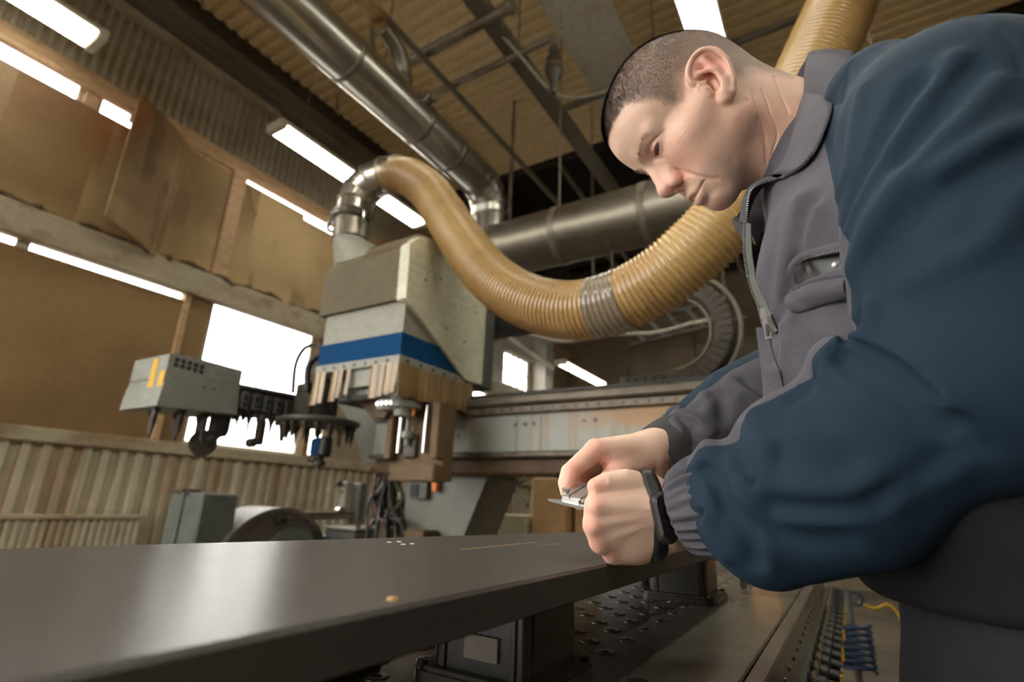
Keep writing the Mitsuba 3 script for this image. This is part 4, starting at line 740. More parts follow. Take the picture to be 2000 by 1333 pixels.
HEAD_ROTVEC=V(-1.592230, -0.514454, 3.005894)
HEAD_T=V(-.11544, .64709, 1.64354)
NECK_BASE_H=V(-.042,0,-.190)

# ---------------------------------------------------------------- the person: head
HEAD_R = Ro.from_rotvec(HEAD_ROTVEC).as_matrix()
def head_to_world(h): return np.asarray(h) @ HEAD_R.T + HEAD_T
EYE_C = V(.0722, .0322, .0172)
CREASES = [
    ([(.1065, 0, -.0595), (.1041, .0046, -.0600), (.1031, .0106, -.0596), (.1007, .0175, -.0600), (.0967, .0251, -.0597), (.0930, .0315, -.0597)], .0012, -.0042),
    ([(.0938, .0312, -.0594), (.0920, .0338, -.0604)], .0022, -.0010),
    ([(.0938, .0216, -.0159), (.0901, .0222, -.0250), (.0913, .0274, -.0349), (.0921, .0337, -.0449), (.0914, .0362, -.0558), (.0893, .0369, -.0650), (.0857, .0385, -.0731)], .0036, -.0016),
    ([(.0898, .0205, -.0240), (.0905, .0200, -.0290), (.0930, .0185, -.0336)], .0016, -.0022),
    ([(.0889, .0248, .0245), (.0868, .0337, .0262), (.0838, .0410, .0253), (.0792, .0476, .0222), (.0734, .0523, .0190), (.0702, .0548, .0174)], .0011, -.0022),
    ([(.0894, .0162, .0154), (.0874, .0232, .0075), (.0872, .0296, .0011), (.0873, .0334, -.0045)], .0030, -.0010),
    ([(.0769, .0489, .0140), (.0776, .0489, .0105), (.0804, .0468, .0061)], .0008, -.0006),
    ([(.0740, .0516, .0149), (.0700, .0554, .0149), (.0659, .0582, .0160)], .0009, -.0008),
    ([(.0813, .0434, .0117), (.0834, .0403, .0072), (.0854, .0391, .0000)], .0009, -.0006),
    ([(.0985, 0, -.0755), (.0980, .0109, -.0750), (.0955, .0193, -.0755)], .0060, -.0012),
    ([(.0667, .0488, -.0790), (.0690, .0340, -.0960), (.0737, .0255, -.1010)], .0060, -.0016),
]
NECK_LINES = [
    [(-.0085, .0790, -.0390), (-.0072, .0712, -.0499), (.0095, .0615, -.0790), (.0199, .0472, -.0987), (.0332, .0327, -.1143)],
    [(-.0288, .0625, -.0480), (-.0036, .0672, -.0697), (.0109, .0536, -.0914), (.0235, .0430, -.1060), (.0321, .0308, -.1205)],
    [(-.0642, .0532, -.0634), (-.0382, .0605, -.0856), (-.0221, .0601, -.1035)],
    [(-.0365, .0606, -.0595), (-.0105, .0606, -.0860), (.0030, .0531, -.1052), (.0270, .0375, -.1152)]]
def head_field():
    F = Field()
    F.ell((-.006, 0, .045), (.094, .0745, .085))
    F.ell((.040, 0, .050), (.053, .062, .056), .03)
    F.ell((-.056, 0, .022), (.050, .058, .056), .03)
    F.ell((.040, 0, -.022), (.046, .058, .066), .03)
    F.cap((.055, 0, -.068), (.0, 0, -.070), .034, .046, .03)
    for s in (1, -1):
        F.cap((.012, s * .049, -.050), (.080, s * .014, -.0855), .020, .0155, .020)
        F.cap((.010, s * .052, -.012), (.012, s * .050, -.050), .018, .020, .02)
        F.ell((.056, s * .040, -.014), (.026, .020, .022), .025)
        F.ell((.030, s * .0475, -.034), (.036, .0165, .030), .02)
        F.cap((.050, s * .050, -.010), (.000, s * .063, -.004), .013, .012, .025)
        F.ell((.060, s * .035, -.050), (.026, .020, .030), .02)
    F.ell((.0765, 0, -.0850), (.0165, .025, .0170), .013)
    F.ell((.074, 0, -.056), (.027, .034, .034), .016)
    # neck: it leaves the skull backwards because the head is bent down
    F.cap((-.018, 0, -.030), NECK_BASE_H, .058, .062, .03)
    F.cap((-.055, 0, -.02), NECK_BASE_H + V(-.02, 0, .0), .045, .05, .03)
    F.cap((.022, 0, -.078), NECK_BASE_H + V(.015, 0, -.01), .028, .04, .03)
    # brow, sockets
    for s in (1, -1):
        F.cap((.0855, s * .012, .033), (.0705, s * .046, .034), .010, .009, .012)
        F.ell((.0985, s * .0340, .0165), (.0175, .0165, .0090), .010, 's')
    # nose
    F.cap((.0845, 0, .024), (.1085, 0, -.016), .0085, .0095, .010)
    F.ell((.1105, 0, -.0195), (.0115, .0125, .0110), .006)
    for s in (1, -1):
        F.cap((.080, s * .010, .005), (.094, s * .012, -.018), .008, .009, .010)
        F.ell((.0965, s * .0135, -.0245), (.0125, .0075, .0092), .003)
        F.line([(.086, s * .0205, -.014), (.0885, s * .0215, -.0255), (.091, s * .018, -.034)], .0022, -.0018)
    F.cap((.113, 0, -.0270), (.100, 0, -.0350), .0045, .005, .005)
    for s in (1, -1):
        F.cap((.1085, s * .0068, -.0310), (.0975, s * .0090, -.0320), .0028, .0040, .0015, 's')
    # lips and chin
    F.poly([(.0875, -.0265, -.0590), (.0985, -.012, -.0535), (.1020, -.004, -.0510), (.1015, 0, -.0520), (.1020, .004, -.0510), (.0985, .012, -.0535), (.0875, .0265, -.0590)], [.002, .0042, .0045, .0045, .0045, .0042, .002], .006)
    F.poly([(.0875, -.0255, -.0600), (.0975, -.012, -.0650), (.1005, 0, -.0665), (.0975, .012, -.0650), (.0875, .0255, -.0600)], [.002, .0056, .0066, .0056, .002], .006)
    F.line([(.1055, 0, -.038), (.1045, 0, -.048)], .003, -.0010)
    for s in (1, -1):
        F.push((.088, s * .034, -.050), .010, .0012)
        F.push((.082, s * .028, -.0715), .009, .0014)
        F.push((.070, s * .050, -.070), .012, -.0010)
    # eyelids over the eyeball, opened by a slit
    def slit(s):
        c = EYE_C * V(1, s, 1)
        def fn(p):
            q = p - c
            ph = np.arctan2(q[:, 1] * s, q[:, 0]); th = np.arctan2(q[:, 2], np.hypot(q[:, 0], q[:, 1]))
            u = np.clip((ph + .02) / .98, -1, 1); w = np.sqrt(1 - u * u)
            mid = -.16 + .10 * u
            return np.maximum(np.maximum(th - (mid + .20 * w), (mid - .24 * w) - th), np.maximum(np.abs(ph + .02) - .98, (np.sqrt((q ** 2).sum(1)) - .0163) / .0142)) * .0142
        return fn, c
    for s in (1, -1):
        fn, c = slit(s)
        F.ell(c, (.0143, .0152, .0140), .004)
        F.line([c + V(.0139 * math.cos(a), s * .0147 * math.sin(a), -.0008 + .0005 * a) + V(0, 0, .0015 + .0022 * math.cos(a * 1.4)) for a in np.linspace(-.8, 1.0, 9)], .0016, .0010)
        F.add(fn, c - .016, c + .018, .0010, 's')
        F.ell(c, (.0122, .0122, .0122), .0004, 's')
    # ears
    for s in (1, -1):
        S = V(1, s, 1)
        hx = spline(V([.0060, .0755, .0050, .0030], [.0098, .0785, .0140, .0034], [.0062, .0800, .0240, .0036], [-.0050, .0820, .0305, .0037], [-.0170, .0845, .0322, .0036], [-.0268, .0875, .0288, .0034], [-.0328, .0900, .0207, .0033], [-.0340, .0915, .0102, .0033], [-.0312, .0912, -.0008, .0034], [-.0255, .0895, -.0116, .0036], [-.0182, .0868, -.0205, .0040], [-.0100, .0840, -.0275, .0046], [-.0010, .0810, -.0318, .0054]), 36)
        pl = spline(V([.003, .070, .016], [-.006, .0740, .022], [-.016, .0775, .0225], [-.024, .0810, .016], [-.0255, .0825, .005], [-.020, .0815, -.008], [-.011, .0795, -.018], [-.0005, .0775, -.024]), 20)
        F.poly(pl * S, .0092, .005)
        F.ell(V(-.012, .0900, .006) * S, (.0190, .0085, .0225), .005, 's', Ro.from_euler('y', 28, degrees=True).as_matrix())
        F.poly(hx[:, :3] * S, hx[:, 3], .0022)
        F.ell(V(.0045, .0785, -.0285) * S, (.0105, .0062, .0090), .006)
        ah = spline(V([.0052, .0800, -.0215, .0040], [-.0020, .0818, -.0180, .0044], [-.0090, .0835, -.0115, .0046], [-.0140, .0845, -.0030, .0044], [-.0165, .0845, .0070, .0040], [-.0190, .0850, .0180, .0032]), 16)
        F.poly(ah[:, :3] * S, ah[:, 3], .0050)
        a2 = spline(V([-.0150, .0842, .000, .0036], [-.0100, .0826, .0090, .0034], [-.002, .0800, .0160, .0026]), 8)
        F.poly(a2[:, :3] * S, a2[:, 3], .0045)
        F.cap(V(.0005, .0790, -.0115) * S, V(-.0065, .0775, .0000) * S, .0062, .0056, .004, 's')
        F.cap(V(-.004, .0780, .0055) * S, V(-.0080, .0790, .0035) * S, .0030, .0030, .003, 's')
        F.cap(V(.002, .0755, -.0095) * S, V(.004, .066, -.006) * S, .0042, .004, .002, 's')
        F.poly(V([.0085, .0775, .0070], [.0030, .0775, .0045], [-.0025, .0768, .0030]) * S, [.0034, .0026, .0014], .0035)
        F.poly(V([.0105, .0765, .0040], [.0098, .0780, -.0030], [.0108, .0770, -.0100]) * S, [.0040, .0046, .0036], .005)
    # creases of the bent neck
    for pts, r, a in CREASES:
        for s in (1, -1): F.line(np.asarray(pts) * V(1, s, 1), r, a)
    for pts in NECK_LINES: F.line(spline(pts, 12), .0013, -.0019)
    return F

HAIR_POLY = sg.Polygon([(.083, .089), (.070, .0865), (.060, .080), (.0555, .065), (.0475, .047), (.0450, .034), (.040, .019), (.028, .015), (.018, .022), (.008, .027), (-.006, .020), (-.022, .000), (-.034, -.028), (-.055, -.043), (-.074, -.084), (-.18, -.084), (-.18, .2), (.15, .2), (.15, .094)])
def hair_mask(h):
    """0 to 1: how much hair grows at head points h."""
    p = shapely.points(h[:, [0, 2]]); b = HAIR_POLY.exterior
    d = shapely.distance(b, p) * np.where(shapely.contains(HAIR_POLY, p), 1, -1)
    d += .006 * (meshkit.fbm(h * 160, 3, 5) - .5)
    soft = np.where(h[:, 0] > .062, .004, np.where(h[:, 0] > .03, .011, .022))
    ear = np.min([((h[:, 0] - x) / .026) ** 2 + ((h[:, 2] - z) / .030) ** 2 for x, z in ((-.012, .008), (-.004, -.012), (0, -.025))], axis=0)
    out = (np.abs(h[:, 1]) > .0755) & (ear < 1.0)
    return np.clip(d / soft + .15, 0, 1) * (~out)
def blob(h, c, r): return np.exp(-(((h - np.asarray(c)) / r) ** 2).sum(1))
def skin_color(h, hand=False):
    """Skin albedo at head points (x forward, y left, z up)."""
    s = np.abs(h) * V(0, 1, 0) + h * V(1, 0, 1)
    c = np.tile(V(.730, .485, .370), (len(h), 1))
    red = .9 * blob(s, (.110, .0, -.020), .016) + .55 * blob(s, (.080, .040, -.022), .028) + .6 * blob(s, (.094, .015, -.026), .010)
    red += .8 * blob(s, (-.014, .086, .012), (.022, .014, .026)) + .35 * blob(s, (.085, .0, -.09), .022) + .35 * blob(s, (.02, .055, -.03), .035) + .4 * blob(s, (-.0, .06, -.10), .045)
    red += .5 * (meshkit.fbm(h * 70, 3, 2) - .5) + .35 * (meshkit.fbm(h * 400, 3, 3) - .5)
    c *= 1 + np.clip(red, -.4, 1)[:, None] * V(.06, -.25, -.26)
    beard = np.clip(1.2 * blob(s, (.075, .025, -.080), .042) + .9 * blob(s, (.03, .050, -.065), .035) + .5 * blob(s, (.100, .010, -.045), .012), 0, 1) * np.clip(1.3 - blob(s, (.098, .0, -.060), (.014, .026, .012)) * 1.5, 0, 1)
    g = np.clip(beard * (.45 + .9 * (meshkit.noise(h * 1300, 9) - .35)), 0, 1)
    c = c * (1 - .34 * g[:, None]) + .34 * g[:, None] * V(.20, .15, .13)
    lip = np.zeros(len(h))
    for pts, r in (([(.0920, .0300, -.0592), (.0985, .012, -.0555), (.1045, .0, -.0545)], .0042), ([(.0915, .029, -.0605), (.0985, .012, -.0645), (.1035, 0, -.0655)], .0055)):
        lip = np.maximum(lip, np.clip(1.25 - d_poly(s, pts, 0) / r, 0, 1))
    c = c * (1 - .62 * lip[:, None]) + .62 * lip[:, None] * V(.40, .165, .135)
    eye = blob(s, EYE_C + V(.012, -.002, .003), (.014, .018, .010))
    c *= 1 - eye[:, None] * V(.10, .22, .22)
    hm = hair_mask(h)
    c = c * (1 - .74 * hm[:, None] ** .8) + .74 * hm[:, None] ** .8 * (V(.115, .088, .072) + np.clip(.07 - h[:, 2:3], 0, .12) * V(.9, .75, .65))
    return np.clip(c, .01, 1)
def strands(m, hcoords, weight, count, length, width, direct, lift, seed, tip=1.0):
    """Short tapered hairs on mesh m: each a 3-sided spike with one bend."""
    rng = np.random.default_rng(seed)
    f = m.faces; w = weight[f].mean(1) * m.area_faces
    fi = rng.choice(len(f), count, p=w / w.sum())
    u, v = rng.random(count), rng.random(count); fl = u + v > 1; u[fl], v[fl] = 1 - u[fl], 1 - v[fl]
    tri = f[fi]; bary = np.stack([1 - u - v, u, v], 1)
    P = (m.vertices[tri] * bary[..., None]).sum(1); N = m.face_normals[fi]
    d = direct(P, N, rng); d = d - (d * N).sum(1, keepdims=True) * N; d /= np.linalg.norm(d, axis=1, keepdims=True) + 1e-9
    L = length(P, rng)[:, None]
    li = lift * (0.6 + .8 * rng.random((count, 1)))
    a1 = P - N * .0004; a2 = a1 + L * .55 * unit_rows(d + N * li * 1.5); a3 = a2 + L * .45 * unit_rows(d * 1.2 + N * li * .7)
    sx = np.cross(d, N); W = width * (.7 + .6 * rng.random((count, 1)))
    e0, e1, e2 = sx * W, -sx * W * .5 + N * W * .8, -sx * W * .5 - N * W * .8
    vs = np.stack([a1 + e0, a1 + e1, a1 + e2, a2 + e0 * .8, a2 + e1 * .8, a2 + e2 * .8, a3], 1).reshape(-1, 3)
    b = np.array([[0, 1, 4], [0, 4, 3], [1, 2, 5], [1, 5, 4], [2, 0, 3], [2, 3, 5], [3, 4, 6], [4, 5, 6], [5, 3, 6]])
    return vs, (b[None] + np.arange(count)[:, None, None] * 7).reshape(-1, 3), rng
def unit_rows(a): return a / (np.linalg.norm(a, axis=1, keepdims=True) + 1e-12)


VCOL = {'type': 'mesh_attribute', 'name': 'vertex_color'}
scene['m_skin'] = {'type': 'bumpmap', 'arbitrary': proc(lambda p, n, uv: .00022 * noise(p.x * 900, p.y * 900, p.z * 900) + .00030 * fbm(p.x * 330, p.y * 330, p.z * 330, 2), 3e-4), 'scale': 1.0,
                   'bsdf': {'type': 'principled', 'base_color': VCOL, 'roughness': .47, 'specular': .45}}
mat('m_hair', base_color=VCOL, roughness=.5, specular=.3)
mat('m_eye', base_color=VCOL, roughness=.08, specular=.6)
def build_head():
    m = surface(head_field(), (-.14, -.12, -.26), (.15, .12, .15), HEAD_STEP)
    col = skin_color(np.array(m.vertices))
    hs = np.array(m.vertices).copy(); W = hair_mask(hs) * (hs[:, 2] > -.09)
    def length(P, rng):
        top = np.clip((P[:, 2] - .055) / .06, 0, 1); front = np.clip((P[:, 0] - .03) / .04, 0, 1) * np.clip((P[:, 2] - .06) / .03, 0, 1)
        low = np.clip((P[:, 2] + .06) / .12, .25, 1)
        return (.0030 * low + .0042 * top + .0045 * front) * (.6 + .7 * rng.random(len(P)))
    def comb(P, N, rng): return V(.75, 0, -.55) + .22 * rng.normal(size=P.shape) + np.stack([0 * P[:, 0], P[:, 1] * 4, -.3 * (P[:, 0] < 0)], 1)
    vs, fs, rng = strands(m, hs, W ** .7, HAIR_COUNT, length, .00009, comb, .42, 11)
    n = len(vs) // 7; g = rng.random(n)
    base = np.where(g[:, None] < .22, V(.34, .29, .25), V(.085, .062, .048) * (.6 + .9 * rng.random((n, 1))))
    hair = trimesh.Trimesh(head_to_world(vs), fs, process=False); hair_col = base.repeat(7, 0)
    # brows: sparse light hairs
    sy = np.abs(hs[:, 1]); path = spline(V([.0972, .0150, .0315], [.0945, .0260, .0350], [.0895, .0370, .0365], [.0834, .0465, .0345], [.0780, .0530, .0300]), 24)
    dw = d_poly(hs * V(1, 0, 1) + np.abs(hs) * V(0, 1, 0), path, 0)
    bw = np.clip(1 - dw / .0055, 0, 1) * np.clip((.056 - sy) / .02, .15, 1)
    def brow_dir(P, N, rng): return np.stack([-.4 + 0 * P[:, 0], np.sign(P[:, 1]), .35 * (P[:, 2] < .033)], 1) + .22 * rng.normal(size=P.shape)
    v2, f2, rng = strands(m, hs, bw, 520, lambda P, r:   .0042 + .003 * r.random(len(P)), .00008, brow_dir, .30, 12)
    brow = trimesh.Trimesh(head_to_world(v2), f2, process=False)
    brow_col = (V(.26, .17, .115) * (.6 + .9 * rng.random((520, 1)))).repeat(7, 0)
    # lashes along the upper lid
    lash = []; rng = np.random.default_rng(3)
    for s in (1, -1):
        for a in np.linspace(-.75, .95, 30):
            u = np.clip((a + .02) / .98, -1, 1); th = -.16 + .10 * u + .20 * math.sqrt(1 - u * u)
            d = V(math.cos(th) * math.cos(a), math.cos(th) * math.sin(a) * s, math.sin(th))
            p0 = EYE_C * V(1, s, 1) + d * .0143
            p1 = p0 + V(.0052, .0030 * s * (.5 + a), -.0040) * (.8 + .4 * rng.random()); p2 = p1 + V(.0022, .001 * s, -.0002)
            lash.append(tube_mesh([p0, p1, p2], [.00009, .00007, .00002], 4))
    lash = cat(*lash); lash.vertices[:] = head_to_world(lash.vertices)
    lid_col = np.tile(V(.035, .024, .02), (len(lash.vertices), 1))
    m.vertices[:] = head_to_world(m.vertices)
    eyes = []
    gaze = unit(unit((V(-.28, .60, 1.10) - head_to_world(EYE_C[None])[0]) @ HEAD_R) + V(0, .10, .0))
    for s in (1, -1):
        e = trimesh.creation.icosphere(subdivisions=5, radius=.0119)
        d = e.vertices / .0119; ang = np.arccos(np.clip(d @ gaze, -1, 1))
        e.vertices[:] *= (1 + .09 * np.exp(-(ang / .42) ** 4))[:, None]
        col_e = np.tile(V(.62, .54, .50), (len(d), 1))
        iris = ang < .50
        col_e[iris] = V(.17, .095, .045) * (.6 + .8 * meshkit.noise(d[iris] * 25, 4))[:, None]
        col_e[(ang > .44) & (ang < .53)] = V(.03, .022, .016); col_e[ang < .20] = .006
        e.vertices[:] += EYE_C * V(1, s, 1); e.vertices[:] = head_to_world(e.vertices)
        eyes.append((e, col_e))
    return m, col, hair, hair_col, brow, brow_col, lash, lid_col, eyes

SLEEVE_L_FOLDS = [
    ([(0.090, 0.459, 1.456), (0.082, 0.459, 1.446), (0.074, 0.460, 1.436), (0.066, 0.460, 1.423), (0.058, 0.462, 1.411), (0.051, 0.464, 1.400), (0.044, 0.468, 1.389), (0.039, 0.471, 1.380), (0.033, 0.477, 1.372), (0.029, 0.482, 1.362), (0.024, 0.491, 1.354)], 0.01, -0.01013),
    ([(0.116, 0.458, 1.468), (0.104, 0.455, 1.453), (0.092, 0.453, 1.438), (0.080, 0.453, 1.423), (0.068, 0.454, 1.409), (0.057, 0.457, 1.394), (0.046, 0.462, 1.379), (0.038, 0.467, 1.367), (0.029, 0.477, 1.356), (0.025, 0.484, 1.346)], 0.009, 0.00607),
    ([(0.123, 0.454, 1.449), (0.108, 0.448, 1.428), (0.094, 0.444, 1.408), (0.082, 0.444, 1.396), (0.071, 0.445, 1.384)], 0.012, -0.0054),
    ([(0.132, 0.452, 1.431), (0.120, 0.446, 1.417), (0.109, 0.442, 1.405), (0.096, 0.440, 1.393), (0.085, 0.439, 1.383), (0.074, 0.439, 1.372), (0.063, 0.441, 1.362), (0.052, 0.446, 1.349), (0.042, 0.455, 1.338), (0.034, 0.464, 1.325), (0.027, 0.478, 1.314)], 0.01, 0.00675),
    ([(0.132, 0.438, 1.363), (0.119, 0.432, 1.355), (0.107, 0.429, 1.349), (0.094, 0.429, 1.344), (0.082, 0.431, 1.341), (0.072, 0.434, 1.332), (0.062, 0.439, 1.324), (0.053, 0.444, 1.317), (0.044, 0.452, 1.310)], 0.014, -0.0081),
    ([(0.138, 0.445, 1.385), (0.129, 0.440, 1.381), (0.120, 0.437, 1.378), (0.110, 0.434, 1.372), (0.101, 0.433, 1.368), (0.093, 0.432, 1.363), (0.085, 0.432, 1.358)], 0.01, 0.00675),
    ([(0.124, 0.432, 1.328), (0.113, 0.429, 1.311), (0.101, 0.428, 1.296), (0.092, 0.428, 1.291), (0.083, 0.430, 1.287), (0.071, 0.434, 1.283), (0.059, 0.440, 1.281)], 0.01, 0.00607),
    ([(0.058, 0.490, 1.489), (0.047, 0.489, 1.448), (0.036, 0.490, 1.410), (0.029, 0.505, 1.400)], 0.009, 0.0054),
    ([(0.131, 0.486, 1.528), (0.141, 0.481, 1.520), (0.144, 0.469, 1.500), (0.149, 0.466, 1.487)], 0.0028, -0.0027),
    ([(0.149, 0.466, 1.487), (0.150, 0.464, 1.472), (0.152, 0.462, 1.458), (0.149, 0.459, 1.439)], 0.0028, -0.0027),
    ([(0.060, 0.566, 1.583), (0.052, 0.562, 1.553), (0.043, 0.557, 1.522), (0.035, 0.530, 1.478)], 0.0035, -0.00297),
    ([(0.012, 0.490, 1.246), (0.017, 0.475, 1.234), (0.022, 0.466, 1.224), (0.028, 0.458, 1.215), (0.034, 0.453, 1.206), (0.041, 0.450, 1.199), (0.047, 0.448, 1.192), (0.054, 0.446, 1.185), (0.061, 0.446, 1.180)], 0.0085, -0.0405),
    ([(0.015, 0.498, 1.260), (0.020, 0.476, 1.245), (0.024, 0.465, 1.235), (0.031, 0.456, 1.225), (0.037, 0.450, 1.216), (0.043, 0.446, 1.208), (0.050, 0.443, 1.200), (0.056, 0.441, 1.195), (0.061, 0.440, 1.191)], 0.012, 0.00945),
    ([(0.005, 0.507, 1.257), (0.009, 0.491, 1.242), (0.013, 0.477, 1.227), (0.020, 0.466, 1.216), (0.026, 0.460, 1.207), (0.033, 0.456, 1.199), (0.040, 0.453, 1.191)], 0.01, 0.00405),
    ([(0.016, 0.512, 1.271), (0.022, 0.482, 1.263), (0.027, 0.473, 1.264), (0.028, 0.473, 1.269)], 0.0062, -0.0162),
    ([(0.034, 0.463, 1.273), (0.031, 0.465, 1.261), (0.023, 0.476, 1.255)], 0.009, 0.0081),
    ([(-0.003, 0.509, 1.251), (-0.003, 0.498, 1.232)], 0.01, 0.0081),
    ([(-0.012, 0.505, 1.230), (-0.020, 0.503, 1.220), (-0.027, 0.505, 1.217)], 0.008, -0.00945),
    ([(-0.086, 0.537, 1.188), (-0.079, 0.515, 1.170), (-0.071, 0.503, 1.155), (-0.063, 0.497, 1.147)], 0.0075, -0.01283),
    ([(-0.115, 0.540, 1.164), (-0.113, 0.553, 1.181)], 0.008, 0.00945),
    ([(-0.050, 0.492, 1.173), (-0.053, 0.491, 1.158), (-0.057, 0.492, 1.147)], 0.007, 0.00675),
    ([(-0.063, 0.522, 1.204), (-0.059, 0.505, 1.183), (-0.056, 0.496, 1.168)], 0.01, 0.00675),
    ([(-0.070, 0.500, 1.140), (-0.053, 0.490, 1.137), (-0.043, 0.485, 1.137), (-0.034, 0.481, 1.136), (-0.018, 0.474, 1.135), (-0.003, 0.472, 1.135), (0.007, 0.472, 1.139), (0.018, 0.472, 1.143)], 0.012, 0.00607),
    ([(-0.044, 0.488, 1.171), (-0.034, 0.480, 1.164), (-0.025, 0.475, 1.159), (-0.012, 0.472, 1.157), (-0.001, 0.471, 1.156)], 0.014, -0.00607),
    ([(-0.051, 0.491, 1.126), (-0.035, 0.484, 1.125), (-0.021, 0.479, 1.124), (-0.006, 0.475, 1.125), (0.009, 0.475, 1.126), (0.016, 0.475, 1.131), (0.024, 0.475, 1.137)], 0.011, -0.00675),
    ([(-0.044, 0.491, 1.115), (-0.029, 0.486, 1.114), (-0.015, 0.482, 1.114), (-0.003, 0.478, 1.116), (0.009, 0.478, 1.118)], 0.009, 0.00405),
    ([(-0.070, 0.504, 1.108), (-0.050, 0.498, 1.104), (-0.032, 0.495, 1.101), (-0.020, 0.491, 1.101), (-0.007, 0.488, 1.102)], 0.012, -0.0054),
    ([(-0.111, 0.535, 1.158), (-0.104, 0.527, 1.146), (-0.097, 0.519, 1.136), (-0.090, 0.514, 1.125), (-0.084, 0.510, 1.115), (-0.076, 0.509, 1.102), (-0.074, 0.513, 1.091), (-0.072, 0.518, 1.080)], 0.0085, -0.01485),
    ([(-0.106, 0.540, 1.172), (-0.109, 0.533, 1.155), (-0.107, 0.527, 1.141), (-0.106, 0.524, 1.128), (-0.108, 0.524, 1.116), (-0.110, 0.528, 1.104), (-0.104, 0.526, 1.093), (-0.098, 0.528, 1.083)], 0.0085, 0.0081),
    ([(-0.076, 0.503, 1.138), (-0.070, 0.500, 1.123), (-0.066, 0.501, 1.114), (-0.063, 0.502, 1.105), (-0.063, 0.508, 1.092), (-0.063, 0.517, 1.079)], 0.01, 0.0054),
    ([(-0.129, 0.546, 1.112), (-0.120, 0.534, 1.113), (-0.112, 0.527, 1.117)], 0.004, -0.00945),
    ([(0.045, 0.478, 1.141), (0.052, 0.473, 1.149), (0.059, 0.465, 1.157), (0.067, 0.458, 1.161), (0.074, 0.452, 1.165)], 0.012, -0.0054),
    ([(0.030, 0.478, 1.131), (0.041, 0.479, 1.137), (0.052, 0.478, 1.143), (0.062, 0.472, 1.150), (0.070, 0.461, 1.157)], 0.01, 0.00473),
    ([(-0.134, 0.552, 1.153), (-0.117, 0.537, 1.153)], 0.0022, -0.00216),
]
SLEEVE_R_FOLDS = [
    ([(-0.111, 0.711, 1.281), (-0.101, 0.708, 1.273), (-0.088, 0.709, 1.263), (-0.080, 0.713, 1.259)], 0.006, 0.0078),
    ([(-0.094, 0.713, 1.280), (-0.084, 0.712, 1.267), (-0.077, 0.715, 1.263)], 0.005, -0.0084),
    ([(-0.105, 0.702, 1.259), (-0.093, 0.708, 1.264)], 0.006, 0.0036),
    ([(-0.120, 0.695, 1.256), (-0.118, 0.691, 1.242), (-0.118, 0.689, 1.230)], 0.007, -0.0072),
    ([(-0.142, 0.697, 1.262), (-0.135, 0.687, 1.246), (-0.136, 0.681, 1.236)], 0.008, 0.006),
    ([(-0.166, 0.675, 1.236), (-0.147, 0.673, 1.226), (-0.132, 0.679, 1.213)], 0.007, 0.0084),
    ([(-0.166, 0.671, 1.229), (-0.149, 0.670, 1.220)], 0.006, -0.0084),
    ([(-0.176, 0.671, 1.226), (-0.165, 0.667, 1.214)], 0.006, 0.006),
    ([(-0.156, 0.667, 1.216), (-0.150, 0.669, 1.204), (-0.148, 0.672, 1.197)], 0.008, -0.006),
    ([(-0.176, 0.673, 1.192), (-0.157, 0.671, 1.194), (-0.144, 0.674, 1.197)], 0.0018, -0.00192),
    ([(-0.106, 0.701, 1.259), (-0.128, 0.697, 1.262), (-0.138, 0.689, 1.252), (-0.148, 0.681, 1.241), (-0.168, 0.683, 1.244), (-0.182, 0.681, 1.236)], 0.004, -0.003),
]
TORSO_FOLDS = [
    ([(0.003, 0.533, 1.410), (-0.002, 0.528, 1.388), (-0.008, 0.533, 1.371), (-0.015, 0.545, 1.349), (-0.023, 0.559, 1.327), (-0.030, 0.571, 1.321), (-0.038, 0.587, 1.315), (-0.047, 0.609, 1.308)], 0.009, -0.012),
    ([(-0.007, 0.547, 1.421), (-0.011, 0.540, 1.396), (-0.016, 0.541, 1.377), (-0.022, 0.550, 1.359), (-0.027, 0.563, 1.342)], 0.016, 0.006),
    ([(0.008, 0.522, 1.393), (0.001, 0.524, 1.382), (-0.005, 0.530, 1.372), (-0.012, 0.538, 1.364)], 0.01, 0.0072),
    ([(-0.041, 0.594, 1.318), (-0.032, 0.576, 1.304), (-0.031, 0.573, 1.284), (-0.035, 0.579, 1.273), (-0.038, 0.587, 1.262)], 0.01, 0.0072),
    ([(-0.025, 0.563, 1.322), (-0.022, 0.559, 1.307), (-0.006, 0.538, 1.304), (0.004, 0.528, 1.302), (0.014, 0.520, 1.300)], 0.006, 0.006),
    ([(-0.010, 0.542, 1.288), (0.005, 0.527, 1.284), (0.013, 0.519, 1.273)], 0.012, 0.0048),
    ([(-0.046, 0.606, 1.294), (-0.040, 0.590, 1.273), (-0.038, 0.591, 1.252)], 0.0025, -0.0024),
]

